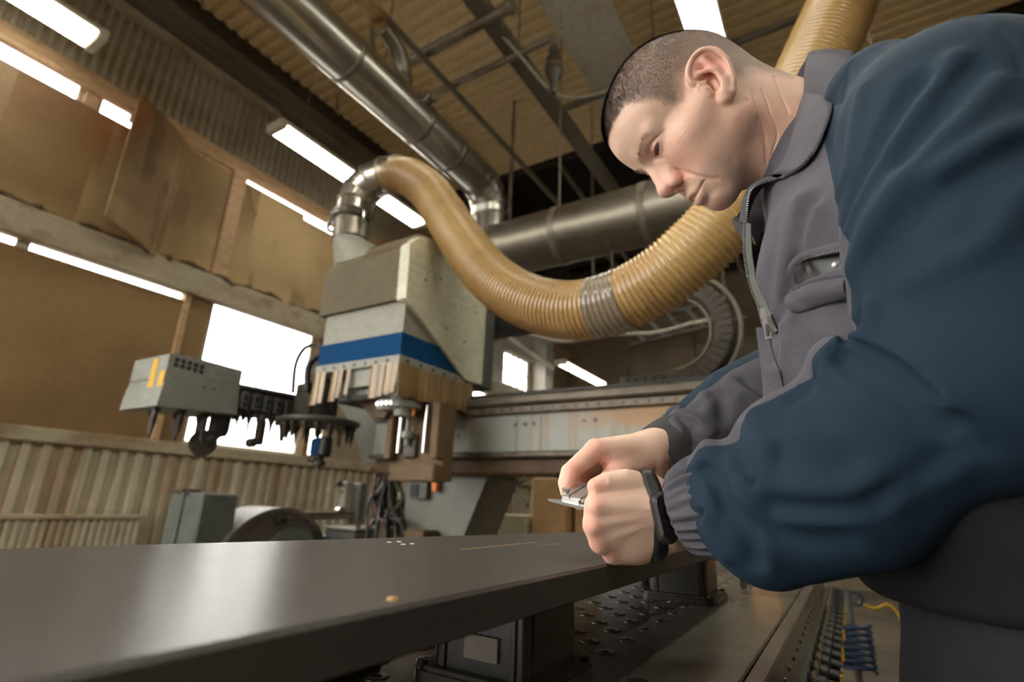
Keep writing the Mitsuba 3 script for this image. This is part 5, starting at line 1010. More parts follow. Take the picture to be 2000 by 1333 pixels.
# ---------------------------------------------------------------- the person: jacket, trousers, body
S_L, E_L, W_L = V(.119, .545, 1.467), at(1930, 730, .390), at(1296, 1008, .562)
S_R, E_R, W_R = V(.060, .885, 1.455), at(1590, 735, .760), at(1280, 886, .664)
HAX = unit(at(1300, 1012, .572) - at(1165, 1032, .556))
NECK_B = head_to_world(V(-.045, 0, -.17)[None])[0]
def squash(f, cy, k):
    return lambda p: f(np.stack([p[:, 0], (p[:, 1] - cy) * k + cy, p[:, 2]], 1))
def torso_field():
    F = Field()
    tor = [(.062, .705, 1.470, .098), (.062, .700, 1.380, .122), (.075, .705, 1.270, .130), (.110, .712, 1.150, .132), (.142, .715, 1.060, .128)]
    def fn(p):
        d = np.full(len(p), 9.)
        q = np.stack([p[:, 0], (p[:, 1] - .705) * .66 + .705, p[:, 2]], 1)
        for a, b in zip(tor[:-1], tor[1:]): d = smin(d, d_cap(q, a[:3], b[:3], a[3], b[3]), .03)
        return d
    F.add(fn, (-.2, .4, .8), (.4, 1.0, 1.7), .03, 'u')
    F.cap(NECK_B + V(.005, 0, -.03), S_L + V(.0, .02, .0), .070, .072, .05)
    F.cap(NECK_B + V(.005, 0, -.03), S_R + V(.0, -.02, .0), .070, .072, .05)
    F.cap(NECK_B + V(.0, 0, -.02), V(.06, .71, 1.46), .075, .10, .04)
    F.box((.150, .715, .90), (.4, .4, .145), .0, .012, 's')
    for f in TORSO_FOLDS: F.line(*f)
    return F
def sleeve_l_field():
    F = Field()
    F.poly([S_L, at(1865, 460, .425), E_L], [.084, .080, .080], .02)
    F.ell(S_L + V(.012, .02, -.012), (.088, .090, .088), .03)
    F.cap(at(1722, 190, .580), S_L + V(.01, .02, .0), .056, .078, .03)
    F.poly([E_L, at(1720, 855, .445), at(1530, 945, .490), at(1436, 975, .518)], [.080, .072, .060, .048], .02)
    F.ell(at(1640, 715, .462), (.026, .024, .028), .014); F.ell(at(1512, 852, .496), (.034, .030, .034), .016); F.ell(at(1404, 922, .524), (.030, .028, .030), .014)
    F.cap(at(1560, 830, .48), at(1640, 790, .465), .030, .034, .02)
    F.poly([at(1640, 950, .45), at(1500, 1035, .485)], [.072, .052], .03)
    for f in SLEEVE_L_FOLDS: F.line(*f)
    cr = spline(SLEEVE_L_FOLDS[12][0], 16); F.poly(cr, -.001 + .0135 * np.sin(np.linspace(.15, 3.05, 16)) ** .6, .007, 's')
    return F
def sleeve_r_field():
    F = Field()
    F.poly([S_R, S_R * .5 + E_R * .5 + V(-.02, .0, 0), E_R], [.085, .080, .072], .02)
    F.poly([E_R, E_R * .5 + W_R * .5 + V(0, 0, .004), E_R * .2 + W_R * .8], [.070, .060, .042], .02)
    for f in SLEEVE_R_FOLDS: F.line(*f)
    return F

# ---------------------------------------------------------------- the person: hands
def hand_l_field():
    F = Field()
    W1, W2 = at(1292, 988, .566), at(1300, 1036, .570)
    M = [at(1166, 989, .556), at(1163, 1026, .554), at(1174, 1058, .558), at(1198, 1080, .568)]
    for i, m in enumerate(M):
        w = W1 + (W2 - W1) * (i / 3)
        F.cap(w, m, .0195, (.0135, .0135, .013, .0125)[i], .012)
    for w in (W1, W2): F.poly([w, w + HAX * .045, w + HAX * .055 + (E_L - W_L) * .3], [.0225, .0200, .0180], .012)
    F.ell(at(1240, 1060, .575), (.026, .022, .022), .015)
    F.poly([at(1272, 958, .574), at(1222, 942, .570), at(1186, 943, .566), at(1163, 951, .563)], [.0175, .0140, .0112, .0092], .007)
    P = [[M[0], at(1158, 987, .598), at(1192, 990, .604), at(1212, 992, .594)], [M[1], at(1160, 1026, .598), at(1196, 1024, .603), at(1218, 1022, .592)],
         [M[2], at(1172, 1058, .599), at(1206, 1054, .602), at(1226, 1052, .592)], [M[3], at(1196, 1078, .598), at(1226, 1070, .600), at(1242, 1066, .592)]]
    for i, p in enumerate(P):
        k = (1, 1, .96, .86)[i]
        F.poly(p, [.0118 * k, .0104 * k, .0090 * k, .0078 * k], .003)
        F.push(M[i] + unit(EYE - M[i]) * .009 + (at(1100, 1000, .55) - at(1110, 1000, .55)) * .35, .0085, .0022)
    for i, m in enumerate(M):
        w = W1 + (W2 - W1) * (.2 + .2 * i); u = unit(EYE - m)
        F.line(spline([m + u * .013, m * .6 + w * .4 + u * .019, m * .2 + w * .8 + u * .022], 8), .0034, .0006)
        if i: a = (M[i - 1] + m) / 2; F.line([a + u * .012, a * .55 + (W1 + W2) / 2 * .45 + u * .018], .0045, -.0006)
    for a, b in (((1175, 938, .556), (1178, 952, .556)), ((1181, 936, .556), (1184, 951, .557)), ((1160, 1000, .545), (1172, 1006, .545)), ((1210, 1000, .545), (1260, 985, .55)), ((1215, 1045, .548), (1265, 1028, .55))):
        F.line([at(*a), at(*b)], .0014, -.0006)
    return F
def hand_r_field():
    F = Field()
    W1, W2 = at(1272, 878, .660), at(1278, 900, .676)
    M = [at(1163, 879, .632), at(1166, 885, .650), at(1176, 896, .666), at(1190, 906, .680)]
    for i, m in enumerate(M): F.cap(W1 + (W2 - W1) * (i / 3), m, .0215, (.0130, .013, .0125, .012)[i], .012)
    F.cap(W1 + (E_R - W_R) * .28, W1, .023, .0225, .012); F.cap(W2 + (E_R - W_R) * .28, W2, .023, .0225, .012)
    F.poly([at(1246, 904, .650), at(1206, 924, .632), at(1172, 956, .616), at(1132, 982, .603)], [.0170, .0140, .0115, .0085], .008)
    F.cap(at(1200, 900, .640), at(1215, 915, .636), .012, .012, .012)
    P = [[M[0], at(1119, 918, .617), at(1110, 946, .612), at(1107, 961, .608)], [M[1], at(1112, 922, .646), at(1104, 944, .642), at(1106, 958, .634)],
         [M[2], at(1136, 922, .664), at(1140, 946, .656), at(1152, 958, .646)], [M[3], at(1152, 930, .678), at(1158, 950, .670), at(1170, 958, .660)]]
    for i, p in enumerate(P):
        k = (1.03, 1, .95, .86)[i]
        F.poly(p, [.0122 * k, .0106 * k, .0092 * k, .0078 * k], .003)
    F.push(P[0][1] + unit(EYE - P[0][1]) * .010, .007, .0010)
    for a, b in (((1118, 908, .606), (1126, 926, .606)), ((1113, 912, .606), (1119, 929, .606)), ((1102, 944, .604), (1117, 948, .603)), ((1170, 905, .62), (1176, 925, .62)), ((1196, 900, .628), (1210, 920, .624))):
        F.line([at(*a), at(*b)], .0013, -.0007)
    return F
def hand_color(p, knuckles):
    c = np.tile(V(.700, .470, .360), (len(p), 1))
    red = .55 * (meshkit.fbm(p * 90, 3, 2) - .5) + .5 * (meshkit.fbm(p * 420, 3, 3) - .5)
    for k, r in knuckles: red += .8 * np.exp(-((p - k) ** 2).sum(1) / r ** 2)
    c *= 1 + np.clip(red, -.4, 1)[:, None] * V(.06, -.23, -.24)
    return c
def nail(px, d, ux, up_len, wid, face):
    """A finger nail: a small curved plate at pixel px, depth d."""
    c = at(px[0], px[1], d); x = unit(at(px[0] + ux[0], px[1] + ux[1], d) - c); n = unit(face); n = unit(n - (n @ x) * x); y = np.cross(n, x)
    u, v = np.meshgrid(np.linspace(-1, 1, 9), np.linspace(-1, 1, 9), indexing='ij')
    sc = np.sqrt(np.clip(1 - .35 * u ** 4, 0, 1))
    p = c + (u * up_len)[..., None] * x + (v * wid * sc)[..., None] * y - ((v ** 2) * wid * .45 + .12 * up_len * u ** 2)[..., None] * n
    q = p - .0009 * n
    return grid_solid(p, q)

# ---------------------------------------------------------------- the person: assembled, with clothing
def weave(p, s): return dr.sin((p.x + p.y * .6) * s) * dr.sin((p.z + p.x * .3) * s)
def cloth_col(c, wear=.16):
    c = tuple(c)
    def fn(p, n, uv):
        t = fbm(p.x * 38, p.y * 38, p.z * 38, 3); f = noise(p.x * 1500, p.y * 1500, p.z * 900)
        return mi.Color3f(*c) * (1 + wear * (t - .5) * 2 + .22 * (f - .5))
    return fn
def cloth_bump(p, n, uv): return .00004 * weave(p, 4200.) + .0007 * fbm(p.x * 40, p.y * 40, p.z * 40, 2)
def add_cloth(name, col, rough=.85, sheen=.5):
    scene[name] = {'type': 'bumpmap', 'arbitrary': proc(cloth_bump, 4e-4), 'scale': 1.0,
                   'bsdf': {'type': 'principled', 'base_color': proc(col), 'roughness': rough, 'specular': .2, 'sheen': sheen}}
def seg_param(p, a, b):
    ab = mi.Vector3f(*(b - a).tolist()); q = p - mi.Point3f(*np.asarray(a).tolist())
    return dr.dot(q, ab) / float((b - a) @ (b - a))
BLUE, GREY = (.0098, .0220, .0385), (.070, .067, .080)
def axis_angle(p, a, b, ref):
    """Angle of p about the axis a-b, from the direction ref."""
    ax = unit(b - a); r = unit(np.asarray(ref) - (np.asarray(ref) @ ax) * ax); s = np.cross(ax, r)
    q = p - mi.Point3f(*np.asarray(a).tolist())
    return dr.atan2(dr.dot(q, mi.Vector3f(*s.tolist())), dr.dot(q, mi.Vector3f(*r.tolist())))
def sleeve_color(a, b, ref, half, bend, t0):
    fb, fg = cloth_col(BLUE), cloth_col(GREY)
    def fn(p, n, uv):
        t = seg_param(p, a, b); ang = axis_angle(p, a, b, ref)
        g = (dr.abs(ang) < half + bend * (t - .5)) & (t > t0)
        return dr.select(g, fg(p, n, uv), fb(p, n, uv))
    return fn
REF_L = V(-.2, .55, .75)
add_cloth('m_sleeve_l', sleeve_color(E_L, W_L, REF_L, 1.12, .45, .05))
add_cloth('m_sleeve_r', sleeve_color(E_R, W_R, V(-.1, -.8, -.35), 1.20, .10, -.9))
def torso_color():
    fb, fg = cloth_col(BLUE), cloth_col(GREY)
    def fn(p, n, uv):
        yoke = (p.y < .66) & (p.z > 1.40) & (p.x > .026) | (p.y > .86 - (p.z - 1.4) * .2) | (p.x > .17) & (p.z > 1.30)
        return dr.select(yoke, fb(p, n, uv), fg(p, n, uv) * dr.select(p.z < 1.15 - .25 * (p.x - .05), mi.Color3f(.17), mi.Color3f(1.)))  # lower jacket colour darkened to stand for the shade below the arm
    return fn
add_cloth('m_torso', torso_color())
add_cloth('m_grey', cloth_col(GREY)); add_cloth('m_blue', cloth_col(BLUE)); add_cloth('m_cuff', cloth_col((.050, .048, .050)), .7, .2)
add_cloth('m_trousers', cloth_col((.017, .018, .022)), .85, .3)
mat('m_tape', base_color=(.085, .092, .082), roughness=.7); mat('m_teeth', base_color=(.20, .20, .20), metallic=.8, roughness=.35)
mat('m_steel', base_color=(.50, .50, .49), metallic=.85, roughness=.34); mat('m_snap', base_color=(.75, .75, .75), metallic=.6, roughness=.3)
mat('m_nail', base_color=(.56, .37, .31), roughness=.3); mat('m_rubber', base_color=(.012, .012, .012), roughness=.42); mat('m_screen', base_color=(.006, .005, .005), roughness=.06, specular=.6)
mat('m_sole', base_color=(.02, .02, .02), roughness=.8); mat('m_leather', base_color=(.05, .035, .025), roughness=.5)
HEAD_STEP, HAIR_COUNT = .0012, 80000
labels['person'] = {'label': 'man in grey and blue work jacket bending over the dark panel with a caliper', 'category': 'person'}
head, head_col, hair, hair_col, brow, brow_col, lash, lash_col, eyes = build_head()
def body_core():
    F = Field()
    F.cap(NECK_B, V(.07, .71, 1.42), .058, .09, .03)
    for s, e, w in ((S_L, E_L, W_L), (S_R, E_R, W_R)):
        F.cap(V(.07, .71, 1.43), s, .07, .055, .04); F.cap(s, e, .050, .042, .02); F.cap(e, e * .1 + w * .9, .042, .026, .02)
    F.poly([V(.075, .71, 1.40), V(.10, .712, 1.2), V(.15, .715, 1.0)], [.080, .075, .075], .03)
    for s in (-1, 1): F.poly([V(.155, .715 + s * .085, .95), V(.135, .715 + s * .09, .52), V(.17, .715 + s * .09, .10)], [.068, .050, .040], .03)
    return F
def manifold(m): return manifold3d.Manifold(manifold3d.Mesh(np.asarray(m.vertices, np.float32), np.asarray(m.faces, np.uint32)))
hand_l = surface(hand_l_field(), (-.32, .36, .98), (-.02, .72, 1.24), .0016)
hand_r = surface(hand_r_field(), (-.36, .42, 1.05), (.02, .80, 1.28), .0016)
core = surface(body_core(), (-.26, .3, .02), (.34, 1.05, 1.68), .007)
kl = [(at(1158, 987, .545), .012), (at(1155, 1027, .545), .012), (at(1165, 1060, .547), .012), (at(1190, 1084, .556), .012), (at(1165, 950, .556), .012)]
kr = [(at(1119, 918, .606), .012), (at(1108, 955, .602), .012), (at(1160, 872, .62), .014), (at(1190, 905, .63), .016), (at(1130, 925, .62), .02)]
src_v = np.vstack([head.vertices, hand_l.vertices, hand_r.vertices, core.vertices])
src_c = np.vstack([head_col, hand_color(hand_l.vertices, kl), hand_color(hand_r.vertices, kr), np.tile(V(.70, .47, .36), (len(core.vertices), 1))])
try:
    mm = manifold(head) + manifold(core) + manifold(hand_l) + manifold(hand_r)
    mm = mm.to_mesh(); body = trimesh.Trimesh(mm.vert_properties[:, :3], mm.tri_verts, process=False)
    if len(body.faces) < 1000: raise ValueError('empty')
except Exception as e:
    body = cat(head, core, hand_l, hand_r)
_, near = cKDTree(src_v).query(body.vertices)
put('person__body', body, 'm_skin', color=src_c[near])
put('person__hair', hair, 'm_hair', 'short cropped dark brown hair greying at the sides', kind='stuff', color=hair_col)
put('person__eyebrow', brow, 'm_hair', kind='stuff', color=brow_col)
put('person__eyelash', lash, 'm_hair', kind='stuff', color=lash_col)
for (e, c), k in zip(eyes, ('person__eye', 'person__eye_001')): put(k, e, 'm_eye', color=c)
# jacket
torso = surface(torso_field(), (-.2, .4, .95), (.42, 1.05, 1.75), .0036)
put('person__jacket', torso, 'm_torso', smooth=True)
put('person__jacket__sleeve', surface(sleeve_l_field(), (-.3, .2, .95), (.36, .80, 1.75), .0026), 'm_sleeve_l', smooth=True)
put('person__jacket__sleeve_001', surface(sleeve_r_field(), (-.3, .5, .95), (.32, 1.15, 1.75), .0032), 'm_sleeve_r', smooth=True)
def on_cloth(px, lift=0.0, fall=.62):
    """Points of the jacket front seen at the given pixels, lifted towards the eye."""
    d = np.array([at(x, y, 1.0) - EYE for x, y in px]); n = np.linalg.norm(d, axis=1)
    loc, ri, _ = torso.ray.intersects_location(np.tile(EYE, (len(px), 1)), d / n[:, None], multiple_hits=False)
    t = np.full(len(px), np.nan); t[ri] = np.linalg.norm(loc - EYE, axis=1) / n[ri]
    i = np.arange(len(px)); ok = ~np.isnan(t); t = np.interp(i, i[ok], t[ok]) if ok.any() else np.full(len(px), fall)
    return EYE + d * (t - lift)[:, None]
def ribbon(a, b, thick, puff=0.0, n=9, up=None):
    """A cloth strip between the curves a and b (k x 3)."""
    u = np.linspace(0, 1, n)[None, :, None]; p = a[:, None] * (1 - u) + b[:, None] * u
    du = np.gradient(p, axis=0); dv = np.gradient(p, axis=1); nn = np.cross(du, dv); nn /= np.linalg.norm(nn, axis=2, keepdims=True) + 1e-12
    if (nn * (EYE - p)).sum() < 0: nn = -nn; flip = True
    else: flip = False
    p = p + nn * (puff * np.sin(np.pi * u))
    m = grid_solid(p + nn * thick / 2, p - nn * thick / 2)
    if m.volume < 0: m.invert()
    return m
def pts(*a): return np.array([at(*q) for q in a])
top = spline(pts((1580, 104, .705), (1570, 150, .690), (1556, 215, .682), (1538, 285, .682), (1514, 338, .688), (1486, 368, .690), (1470, 392, .688), (1458, 432, .680)), 44)
bot = spline(pts((1668, 100, .640), (1648, 150, .590), (1630, 198, .586), (1612, 246, .592), (1592, 292, .606), (1566, 325, .622), (1531, 344, .636), (1478, 361, .656), (1461, 384, .662), (1456, 434, .666)), 44)
def over(curve, px_, lift):
    """Brings the points of a curve up to lie on the jacket where they would sink into it."""
    q = on_cloth(px_, lift); near = np.linalg.norm(q - EYE, axis=1) < np.linalg.norm(curve - EYE, axis=1)
    return np.where(near[:, None], q, curve)
bot_px = spline([(1668, 100), (1648, 150), (1630, 198), (1612, 246), (1592, 292), (1566, 325), (1531, 344), (1478, 361), (1461, 384), (1456, 434)], 44)
bot = over(bot, bot_px, .012)
put('person__jacket__collar', ribbon(top, bot, .0030, .007, 12), 'm_grey', smooth=50)
back_t = spline(pts((1580, 104, .705), (1574, 118, .745), (1562, 138, .790), (1540, 190, .84), (1500, 280, .84), (1462, 380, .80), (1436, 428, .74)), 30)
put('person__jacket__collar_001', ribbon(back_t, back_t + V(.022, .0, -.045), .003, .004, 6), 'm_grey', 'standing far half of the collar', smooth=50)
tip_a = spline(pts((1430, 433, .715), (1436, 445, .705), (1446, 460, .70), (1456, 478, .69)), 10); tip_b = spline(pts((1444, 424, .71), (1450, 432, .70), (1458, 440, .69), (1464, 450, .69)), 10)
put('person__jacket__collar_tip', ribbon(tip_a, tip_b, .003, .003, 6), 'm_cuff', 'dark collar tip folded out behind the zip', smooth=50)
low = on_cloth(spline([(1456, 434), (1455, 470), (1457, 505), (1465, 550), (1477, 585), (1491, 612), (1500, 634), (1513, 652)], 40), .004)
zipp = np.vstack([bot[20:], spline(low, 60)[1:]])
zip_in = np.vstack([(bot * .86 + top * .14)[20:], on_cloth(spline([(1466, 434), (1467, 470), (1470, 505), (1478, 550), (1490, 580), (1502, 606), (1510, 626), (1519, 646)], 60), .0035)[1:]])
put('person__jacket__zipper_tape', ribbon(zipp, zip_in, .0012, .0006, 4), 'm_tape', 'grey green zip tape', smooth=50)
L_ = np.r_[0, np.cumsum(np.linalg.norm(np.diff(zipp, axis=0), axis=1))]; sp = np.arange(.002, L_[-1], .0029)
cen = np.stack([np.interp(sp, L_, zipp[:, i]) for i in range(3)], 1); inn = np.stack([np.interp(sp, L_, zip_in[:, i]) for i in range(3)], 1)
tg = np.gradient(cen, axis=0); teeth = []
for c, i, t in zip(cen, inn, tg):
    x = unit(c - i); t = unit(t); n = unit(np.cross(x, t)); n = n if n @ (EYE - c) > 0 else -n
    b = trimesh.creation.box((.0042, .0017, .0024)); R = np.eye(4); R[:3, 0], R[:3, 1], R[:3, 2], R[:3, 3] = x, np.cross(n, x), n, c + n * .0009; b.apply_transform(R); teeth.append(b)
put('person__jacket__zipper_teeth', cat(*teeth), 'm_teeth', kind='stuff')
sl = pts((1494, 606, .640), (1497, 615, .640)); c0 = on_cloth([(1494, 612)], .010)[0]; dn = unit(at(1500, 655, .64) - at(1494, 612, .64)); sd = unit(np.cross(dn, EYE - c0))
def plate(c, x, y, w, h, t, hole=None):
    z = np.cross(x, y); s = sg.box(-w / 2, -h / 2, w / 2, h / 2).buffer(w * .18, resolution=4)
    if hole: s = s.difference(sg.box(*hole).buffer(w * .08, resolution=3))
    m = trimesh.creation.extrude_polygon(s, t, engine='earcut'); R = np.eye(4); R[:3, 0], R[:3, 1], R[:3, 2], R[:3, 3] = x, y, z, c; m.apply_transform(R); return m
put('person__jacket__zipper_slider', cat(plate(c0, sd, -dn, .007, .009, .004), plate(c0 + dn * .017 + unit(EYE - c0) * .002, sd, -dn, .0052, .022, .0012, (-.0014, -.009, .0014, .004))), 'm_steel', 'steel zip slider with its long pull')
seam = on_cloth(spline([(1489, 668), (1500, 700), (1516, 730), (1530, 758), (1537, 790)], 20), .0012)
put('person__jacket__placket', ribbon(on_cloth(spline([(1500, 640), (1510, 690), (1526, 735), (1536, 790)], 20), .003), on_cloth(spline([(1478, 640), (1484, 690), (1490, 740), (1492, 790)], 20), .003), .002, .001, 4), 'm_grey', smooth=50)
# chest pocket, its zip open
u1 = on_cloth(spline([(1541, 538), (1552, 518), (1572, 505), (1602, 497), (1646, 488)], 24), .012); u0 = on_cloth(spline([(1552, 508), (1566, 498), (1582, 490), (1608, 484), (1648, 474)], 24), .003)
l0 = on_cloth(spline([(1556, 562), (1576, 550), (1600, 540), (1650, 526)], 24), .011); l1 = on_cloth(spline([(1537, 578), (1556, 566), (1590, 552), (1652, 540)], 24), .014); l2 = on_cloth(spline([(1552, 612), (1575, 606), (1604, 596), (1656, 584)], 24), .004)
put('person__jacket__chest_pocket', cat(ribbon(u0, u1, .0024, .003, 6), ribbon(l0, l1, .0022, .002, 4), ribbon(l1, l2, .0024, .006, 8)), 'm_grey', 'open zipped chest pocket', smooth=50)
inside = ribbon(on_cloth(spline([(1548, 530), (1575, 512), (1646, 494)], 16), .0015), on_cloth(spline([(1556, 562), (1600, 542), (1650, 530)], 16), .0015), .001, 0, 4)
put('person__jacket__pocket_lining', inside, 'm_rubber', 'dark inside of the open pocket')
def teeth_row(curve, off, size=(.0026, .0013, .002), step=.0023):
    L = np.r_[0, np.cumsum(np.linalg.norm(np.diff(curve, axis=0), axis=1))]; sp = np.arange(0, L[-1], step)
    cc = np.stack([np.interp(sp, L, curve[:, i]) for i in range(3)], 1); tt = np.gradient(cc, axis=0); out = []
    for c, t in zip(cc, tt):
        t = unit(t); n = unit(EYE - c); x = unit(np.cross(n, t)); n = np.cross(t, x)
        b = trimesh.creation.box(size); R = np.eye(4); R[:3, 0], R[:3, 1], R[:3, 2], R[:3, 3] = x, t, n, c + n * off; b.apply_transform(R); out.append(b)
    return cat(*out)
put('person__jacket__pocket_teeth', cat(teeth_row(u1, .001), teeth_row(l0, .001)), 'm_teeth', kind='stuff')
put('person__jacket__snap', trimesh.creation.icosphere(3, .0030).apply_translation(on_cloth([(1631, 518)], .012)[0]), 'm_snap', 'small bright snap')
# gathered cuffs
def cuff(c, ax, ref, l0, l1, r0, r1, flat, waves, amp, seed, n=150, k=16):
    ax = unit(ax); a = unit(ref - (ref @ ax) * ax); b = np.cross(ax, a); rng = np.random.default_rng(seed)
    th = np.linspace(0, 2 * np.pi, n, endpoint=False); s = np.linspace(0, 1, k)
    ph = rng.random(6) * 6.28; fr = rng.integers(waves // 2, waves, 6)
    TH, S = np.meshgrid(th, s, indexing='ij')
    w = sum(np.sin(fr[i] * TH + ph[i] + 2.2 * (S - .5) * math.sin(i * 2.1)) for i in range(6)) / 3.0
    env = .45 + .55 * np.sin(np.pi * np.clip(S, .06, 1)) ** .6
    rad = r0 + (r1 - r0) * S + amp * env * w + .0018 * np.sin(np.pi * S) - .004 * (S > .97)
    P = c + ax * (l0 + (l1 - l0) * S + amp * .5 * w)[..., None] + (np.cos(TH) * rad)[..., None] * a + (np.sin(TH) * rad * flat)[..., None] * b
    Q = c + ax * (l0 + .001 + (l1 - l0) * S)[..., None] + (np.cos(TH) * (rad - .004))[..., None] * a + (np.sin(TH) * (rad - .004) * flat)[..., None] * b
    def wrap(g): return np.vstack([g, g[:1]])
    m = grid_solid(wrap(P), wrap(Q))
    if m.volume < 0: m.invert()
    return m
AXL = unit(E_L - W_L); AXR = unit(E_R - W_R)
WC = at(1296, 1012, .568); CAX = unit(at(1440, 975, .525) - WC)
put('person__jacket__cuff', cuff(WC, CAX, V(0, 0, 1), .024, .068, .0440, .0515, .95, 34, .0036, 4), 'm_grey', 'gathered grey elastic cuff beside the wrist band', smooth=60)
put('person__jacket__cuff_001', cuff(at(1276, 890, .668), AXR, V(0, 0, 1), .002, .046, .0345, .0385, .95, 10, .0009, 5), 'm_cuff', 'plain dark cuff of the far sleeve', smooth=60)
put('person__jacket__cuff_002', cuff(at(1276, 890, .668), AXR, V(0, 0, 1), .040, .060, .0390, .0440, .95, 24, .0022, 6), 'm_grey', 'gathered band above the dark far cuff', smooth=60)
# trousers and shoes
def trousers_field():
    F = Field()
    def hips(p):
        q = np.stack([p[:, 0], (p[:, 1] - .715) * .68 + .715, p[:, 2]], 1)
        return smin(d_cap(q, V(.150, .715, 1.02), V(.155, .715, .93), .118, .128), d_cap(q, V(.155, .715, .93), V(.15, .715, .86), .128, .11), .03)
    F.add(hips, (-.1, .4, .7), (.4, 1.0, 1.15), .03, 'u')
    for s in (-1, 1): F.poly([V(.150, .715 + s * .088, .92), V(.125, .715 + s * .096, .52), V(.165, .715 + s * .095, .10)], [.108, .083, .078], .02)
    F.line([at(1805, 1180, .56), at(1822, 1240, .555), at(1838, 1300, .55)], .004, -.004)
    F.line([at(1740, 1195, .58), at(1790, 1260, .56), at(1835, 1330, .55)], .003, -.002)
    F.line([at(1860, 1200, .55), at(1950, 1250, .53), at(2000, 1290, .52)], .014, .007)
    F.line([at(1870, 1260, .55), at(1950, 1300, .53)], .012, -.007)
    return F
put('person__trousers', surface(trousers_field(), (-.15, .38, .04), (.45, 1.06, 1.12), .006), 'm_trousers', 'dark charcoal work trousers', smooth=True)
fly = [at(x, y, d) for x, y, d in ((1820, 1186, .535), (1828, 1225, .53), (1838, 1262, .525), (1838, 1300, .525), (1846, 1340, .52))]
def shoe(cy):
    F = Field(); F.ell(V(.09, cy, .055), (.13, .048, .052), .02).ell(V(.17, cy, .085), (.062, .045, .075), .03).box(V(.1, cy, -.06), (.3, .2, .06), 0, .004, 's')
    return surface(F, (-.1, cy - .09, -.02), (.3, cy + .09, .2), .005)
for k, cy in (('person__shoe', .62), ('person__shoe_001', .81)): put(k, shoe(cy), 'm_leather', smooth=True)
# ---------------------------------------------------------------- wrist band and caliper
def frame_mesh(m, c, x, y, z):
    R = np.eye(4); R[:3, 0], R[:3, 1], R[:3, 2], R[:3, 3] = x, y, z, c; m.apply_transform(R); return m
labels['fitness_band'] = {'label': 'black fitness band with a pill shaped glossy screen on the wrist', 'category': 'wristband'}
nz = unit(EYE - WC); nz = unit(nz - (nz @ HAX) * HAX); vy = np.cross(nz, HAX)
BC = WC + HAX * -.014
def wrist_outline(grow):
    """The outline of the wrist where the band sits, in the axes vy and nz about BC."""
    sec = hand_l.section(plane_origin=BC, plane_normal=HAX); q = np.asarray(sec.vertices) - BC
    h = sg.MultiPoint(np.stack([q @ vy, q @ nz], 1)).convex_hull.buffer(grow); r = h.exterior
    return np.array([r.interpolate(t, normalized=True).coords[0] for t in np.linspace(0, 1, 90, endpoint=False)])
o0 = wrist_outline(.0006); o1 = wrist_outline(.0030)
def band_mesh(w):
    P, Q = [], []
    for s in np.linspace(-1, 1, 7):
        e = 1 - s ** 6; o = o0 + (o1 - o0) * e
        f = lambda o: np.vstack([BC + HAX * s * w / 2 + o[:, :1] * vy + o[:, 1:] * nz] * 1)
        a_, b_ = f(o), f(o0 * .995); P.append(np.vstack([a_, a_[:1]])); Q.append(np.vstack([b_, b_[:1]]))
    m = grid_solid(np.array(P).transpose(1, 0, 2), np.array(Q).transpose(1, 0, 2))
    if m.volume < 0: m.invert()
    return m
put('fitness_band__strap', band_mesh(.018), 'm_rubber', smooth=40)
def pill(l, w, h, bevel):
    base = sg.LineString([(-(l - w) / 2, 0), ((l - w) / 2, 0)]).buffer(w / 2, resolution=20)
    parts = []; hs = np.linspace(0, 1, 7)
    rings = [np.array(base.buffer(-bevel * (1 - math.sqrt(max(0, 1 - (t) ** 2)))).exterior.coords)[:-1] for t in hs]
    k = 96; pts3 = []
    for t, rg in zip(hs, rings):
        g = sg.LinearRing(rg); q = [g.interpolate(i / k, normalized=True) for i in range(k)]; pts3 += [(a.x, a.y, h * t) for a in q]
    return trimesh.convex.convex_hull(np.array(pts3 + [(a, b, -.003) for a, b, _ in pts3[:k]]))
TILT = unit(vy)
mid_ = o1[np.abs(o1[:, 0]) < .012]; cw = BC + nz * (mid_[:, 1].max() - .0015)
put('fitness_band__case', frame_mesh(pill(.052, .0205, .0078, .004), cw, -vy, HAX, nz), 'm_rubber', smooth=40)
put('fitness_band__screen', frame_mesh(pill(.0455, .0165, .0016, .0012), cw + nz * .0075, -vy, HAX, nz), 'm_screen', 'glossy black screen', smooth=40)
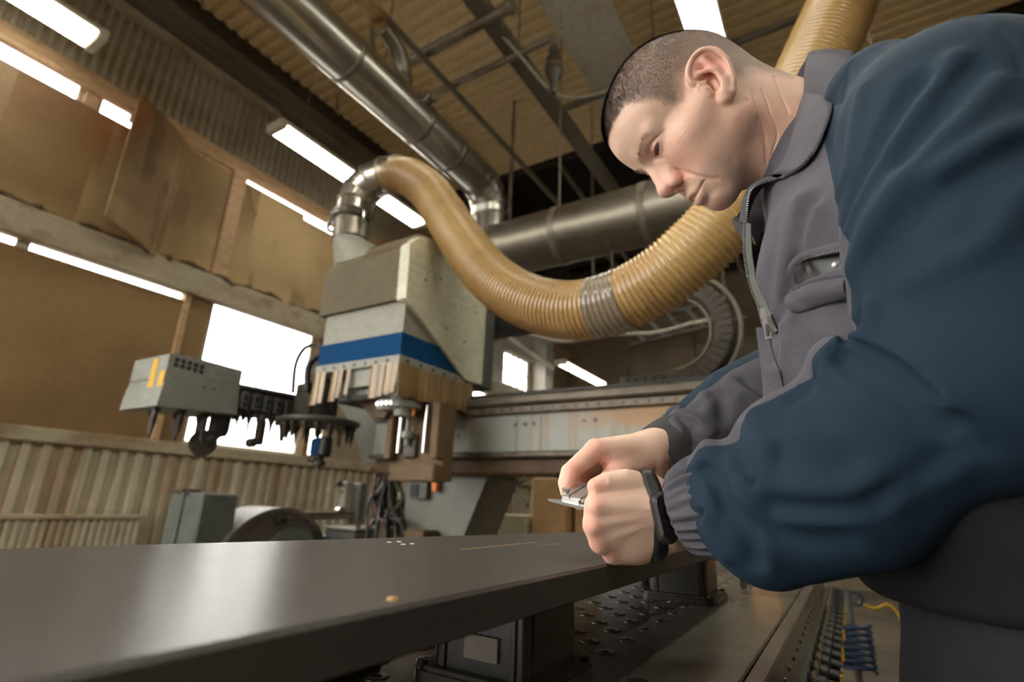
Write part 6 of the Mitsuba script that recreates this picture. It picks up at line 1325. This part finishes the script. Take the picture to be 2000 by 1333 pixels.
labels['vernier_caliper'] = {'label': 'steel vernier caliper held between both hands', 'category': 'caliper'}
# beam direction: from the jaw tip back between the hands
ca, cb = at(1088, 984, .585), at(1160, 989, .592); cy_ = unit(at(1152, 944, .635) - at(1099, 980, .588)); cx = unit(at(1160, 988, .580) - at(1088, 984, .594)); cx = unit(cx - (cx @ cy_) * cy_); cz = np.cross(cx, cy_)
if cz @ V(0, 0, 1) < 0: cz = -cz
def flat(poly, t, c, off=0.0):
    m = trimesh.creation.extrude_polygon(sg.Polygon(poly), t, engine='earcut'); R = np.eye(4); R[:3, 0], R[:3, 1], R[:3, 2], R[:3, 3] = cx, cy_, cz, c + cz * off; m.apply_transform(R)
    if m.volume < 0: m.invert()
    return m
put('vernier_caliper__jaw', flat([(0, 0), (.034, -.001), (.058, .0), (.058, .012), (.012, .012), (.002, .006)], .0032, ca), 'm_steel', 'bright fixed jaw')
put('vernier_caliper__jaw_001', flat([(-.013, .001), (-.003, -.0005), (.002, -.0005), (.002, .006), (-.004, .005)], .0022, ca, .0005), 'm_steel', 'thin pointed jaw tip')
put('vernier_caliper__beam', flat([(.004, .004), (.026, .004), (.028, .052), (.006, .052)], .0030, ca, .0032), 'm_steel')
put('vernier_caliper__slider', flat([(.004, .006), (.0125, .006), (.0135, .046), (.005, .046)], .0030, ca, .0063), 'm_steel')
put('vernier_caliper__slider_001', flat([(.0140, .006), (.027, .007), (.028, .047), (.015, .047)], .0026, ca, .0063), 'm_steel', 'engraved slider plate')
put('vernier_caliper__depth_rod', tube_mesh([ca + cx * .029 + cy_ * .006 + cz * .006, ca + cx * .040 + cy_ * .06 + cz * .006], .0016, 8), 'm_steel')
sc_ = trimesh.creation.cylinder(.0030, .007, sections=20); sc2 = trimesh.creation.cylinder(.0042, .004, sections=20).apply_translation((0, 0, .004))
put('vernier_caliper__screw', frame_mesh(cat(sc_, sc2), ca + cx * .004 + cy_ * .014 + cz * .0075, cx, cy_, cz), 'm_steel', 'small knurled clamping screw')
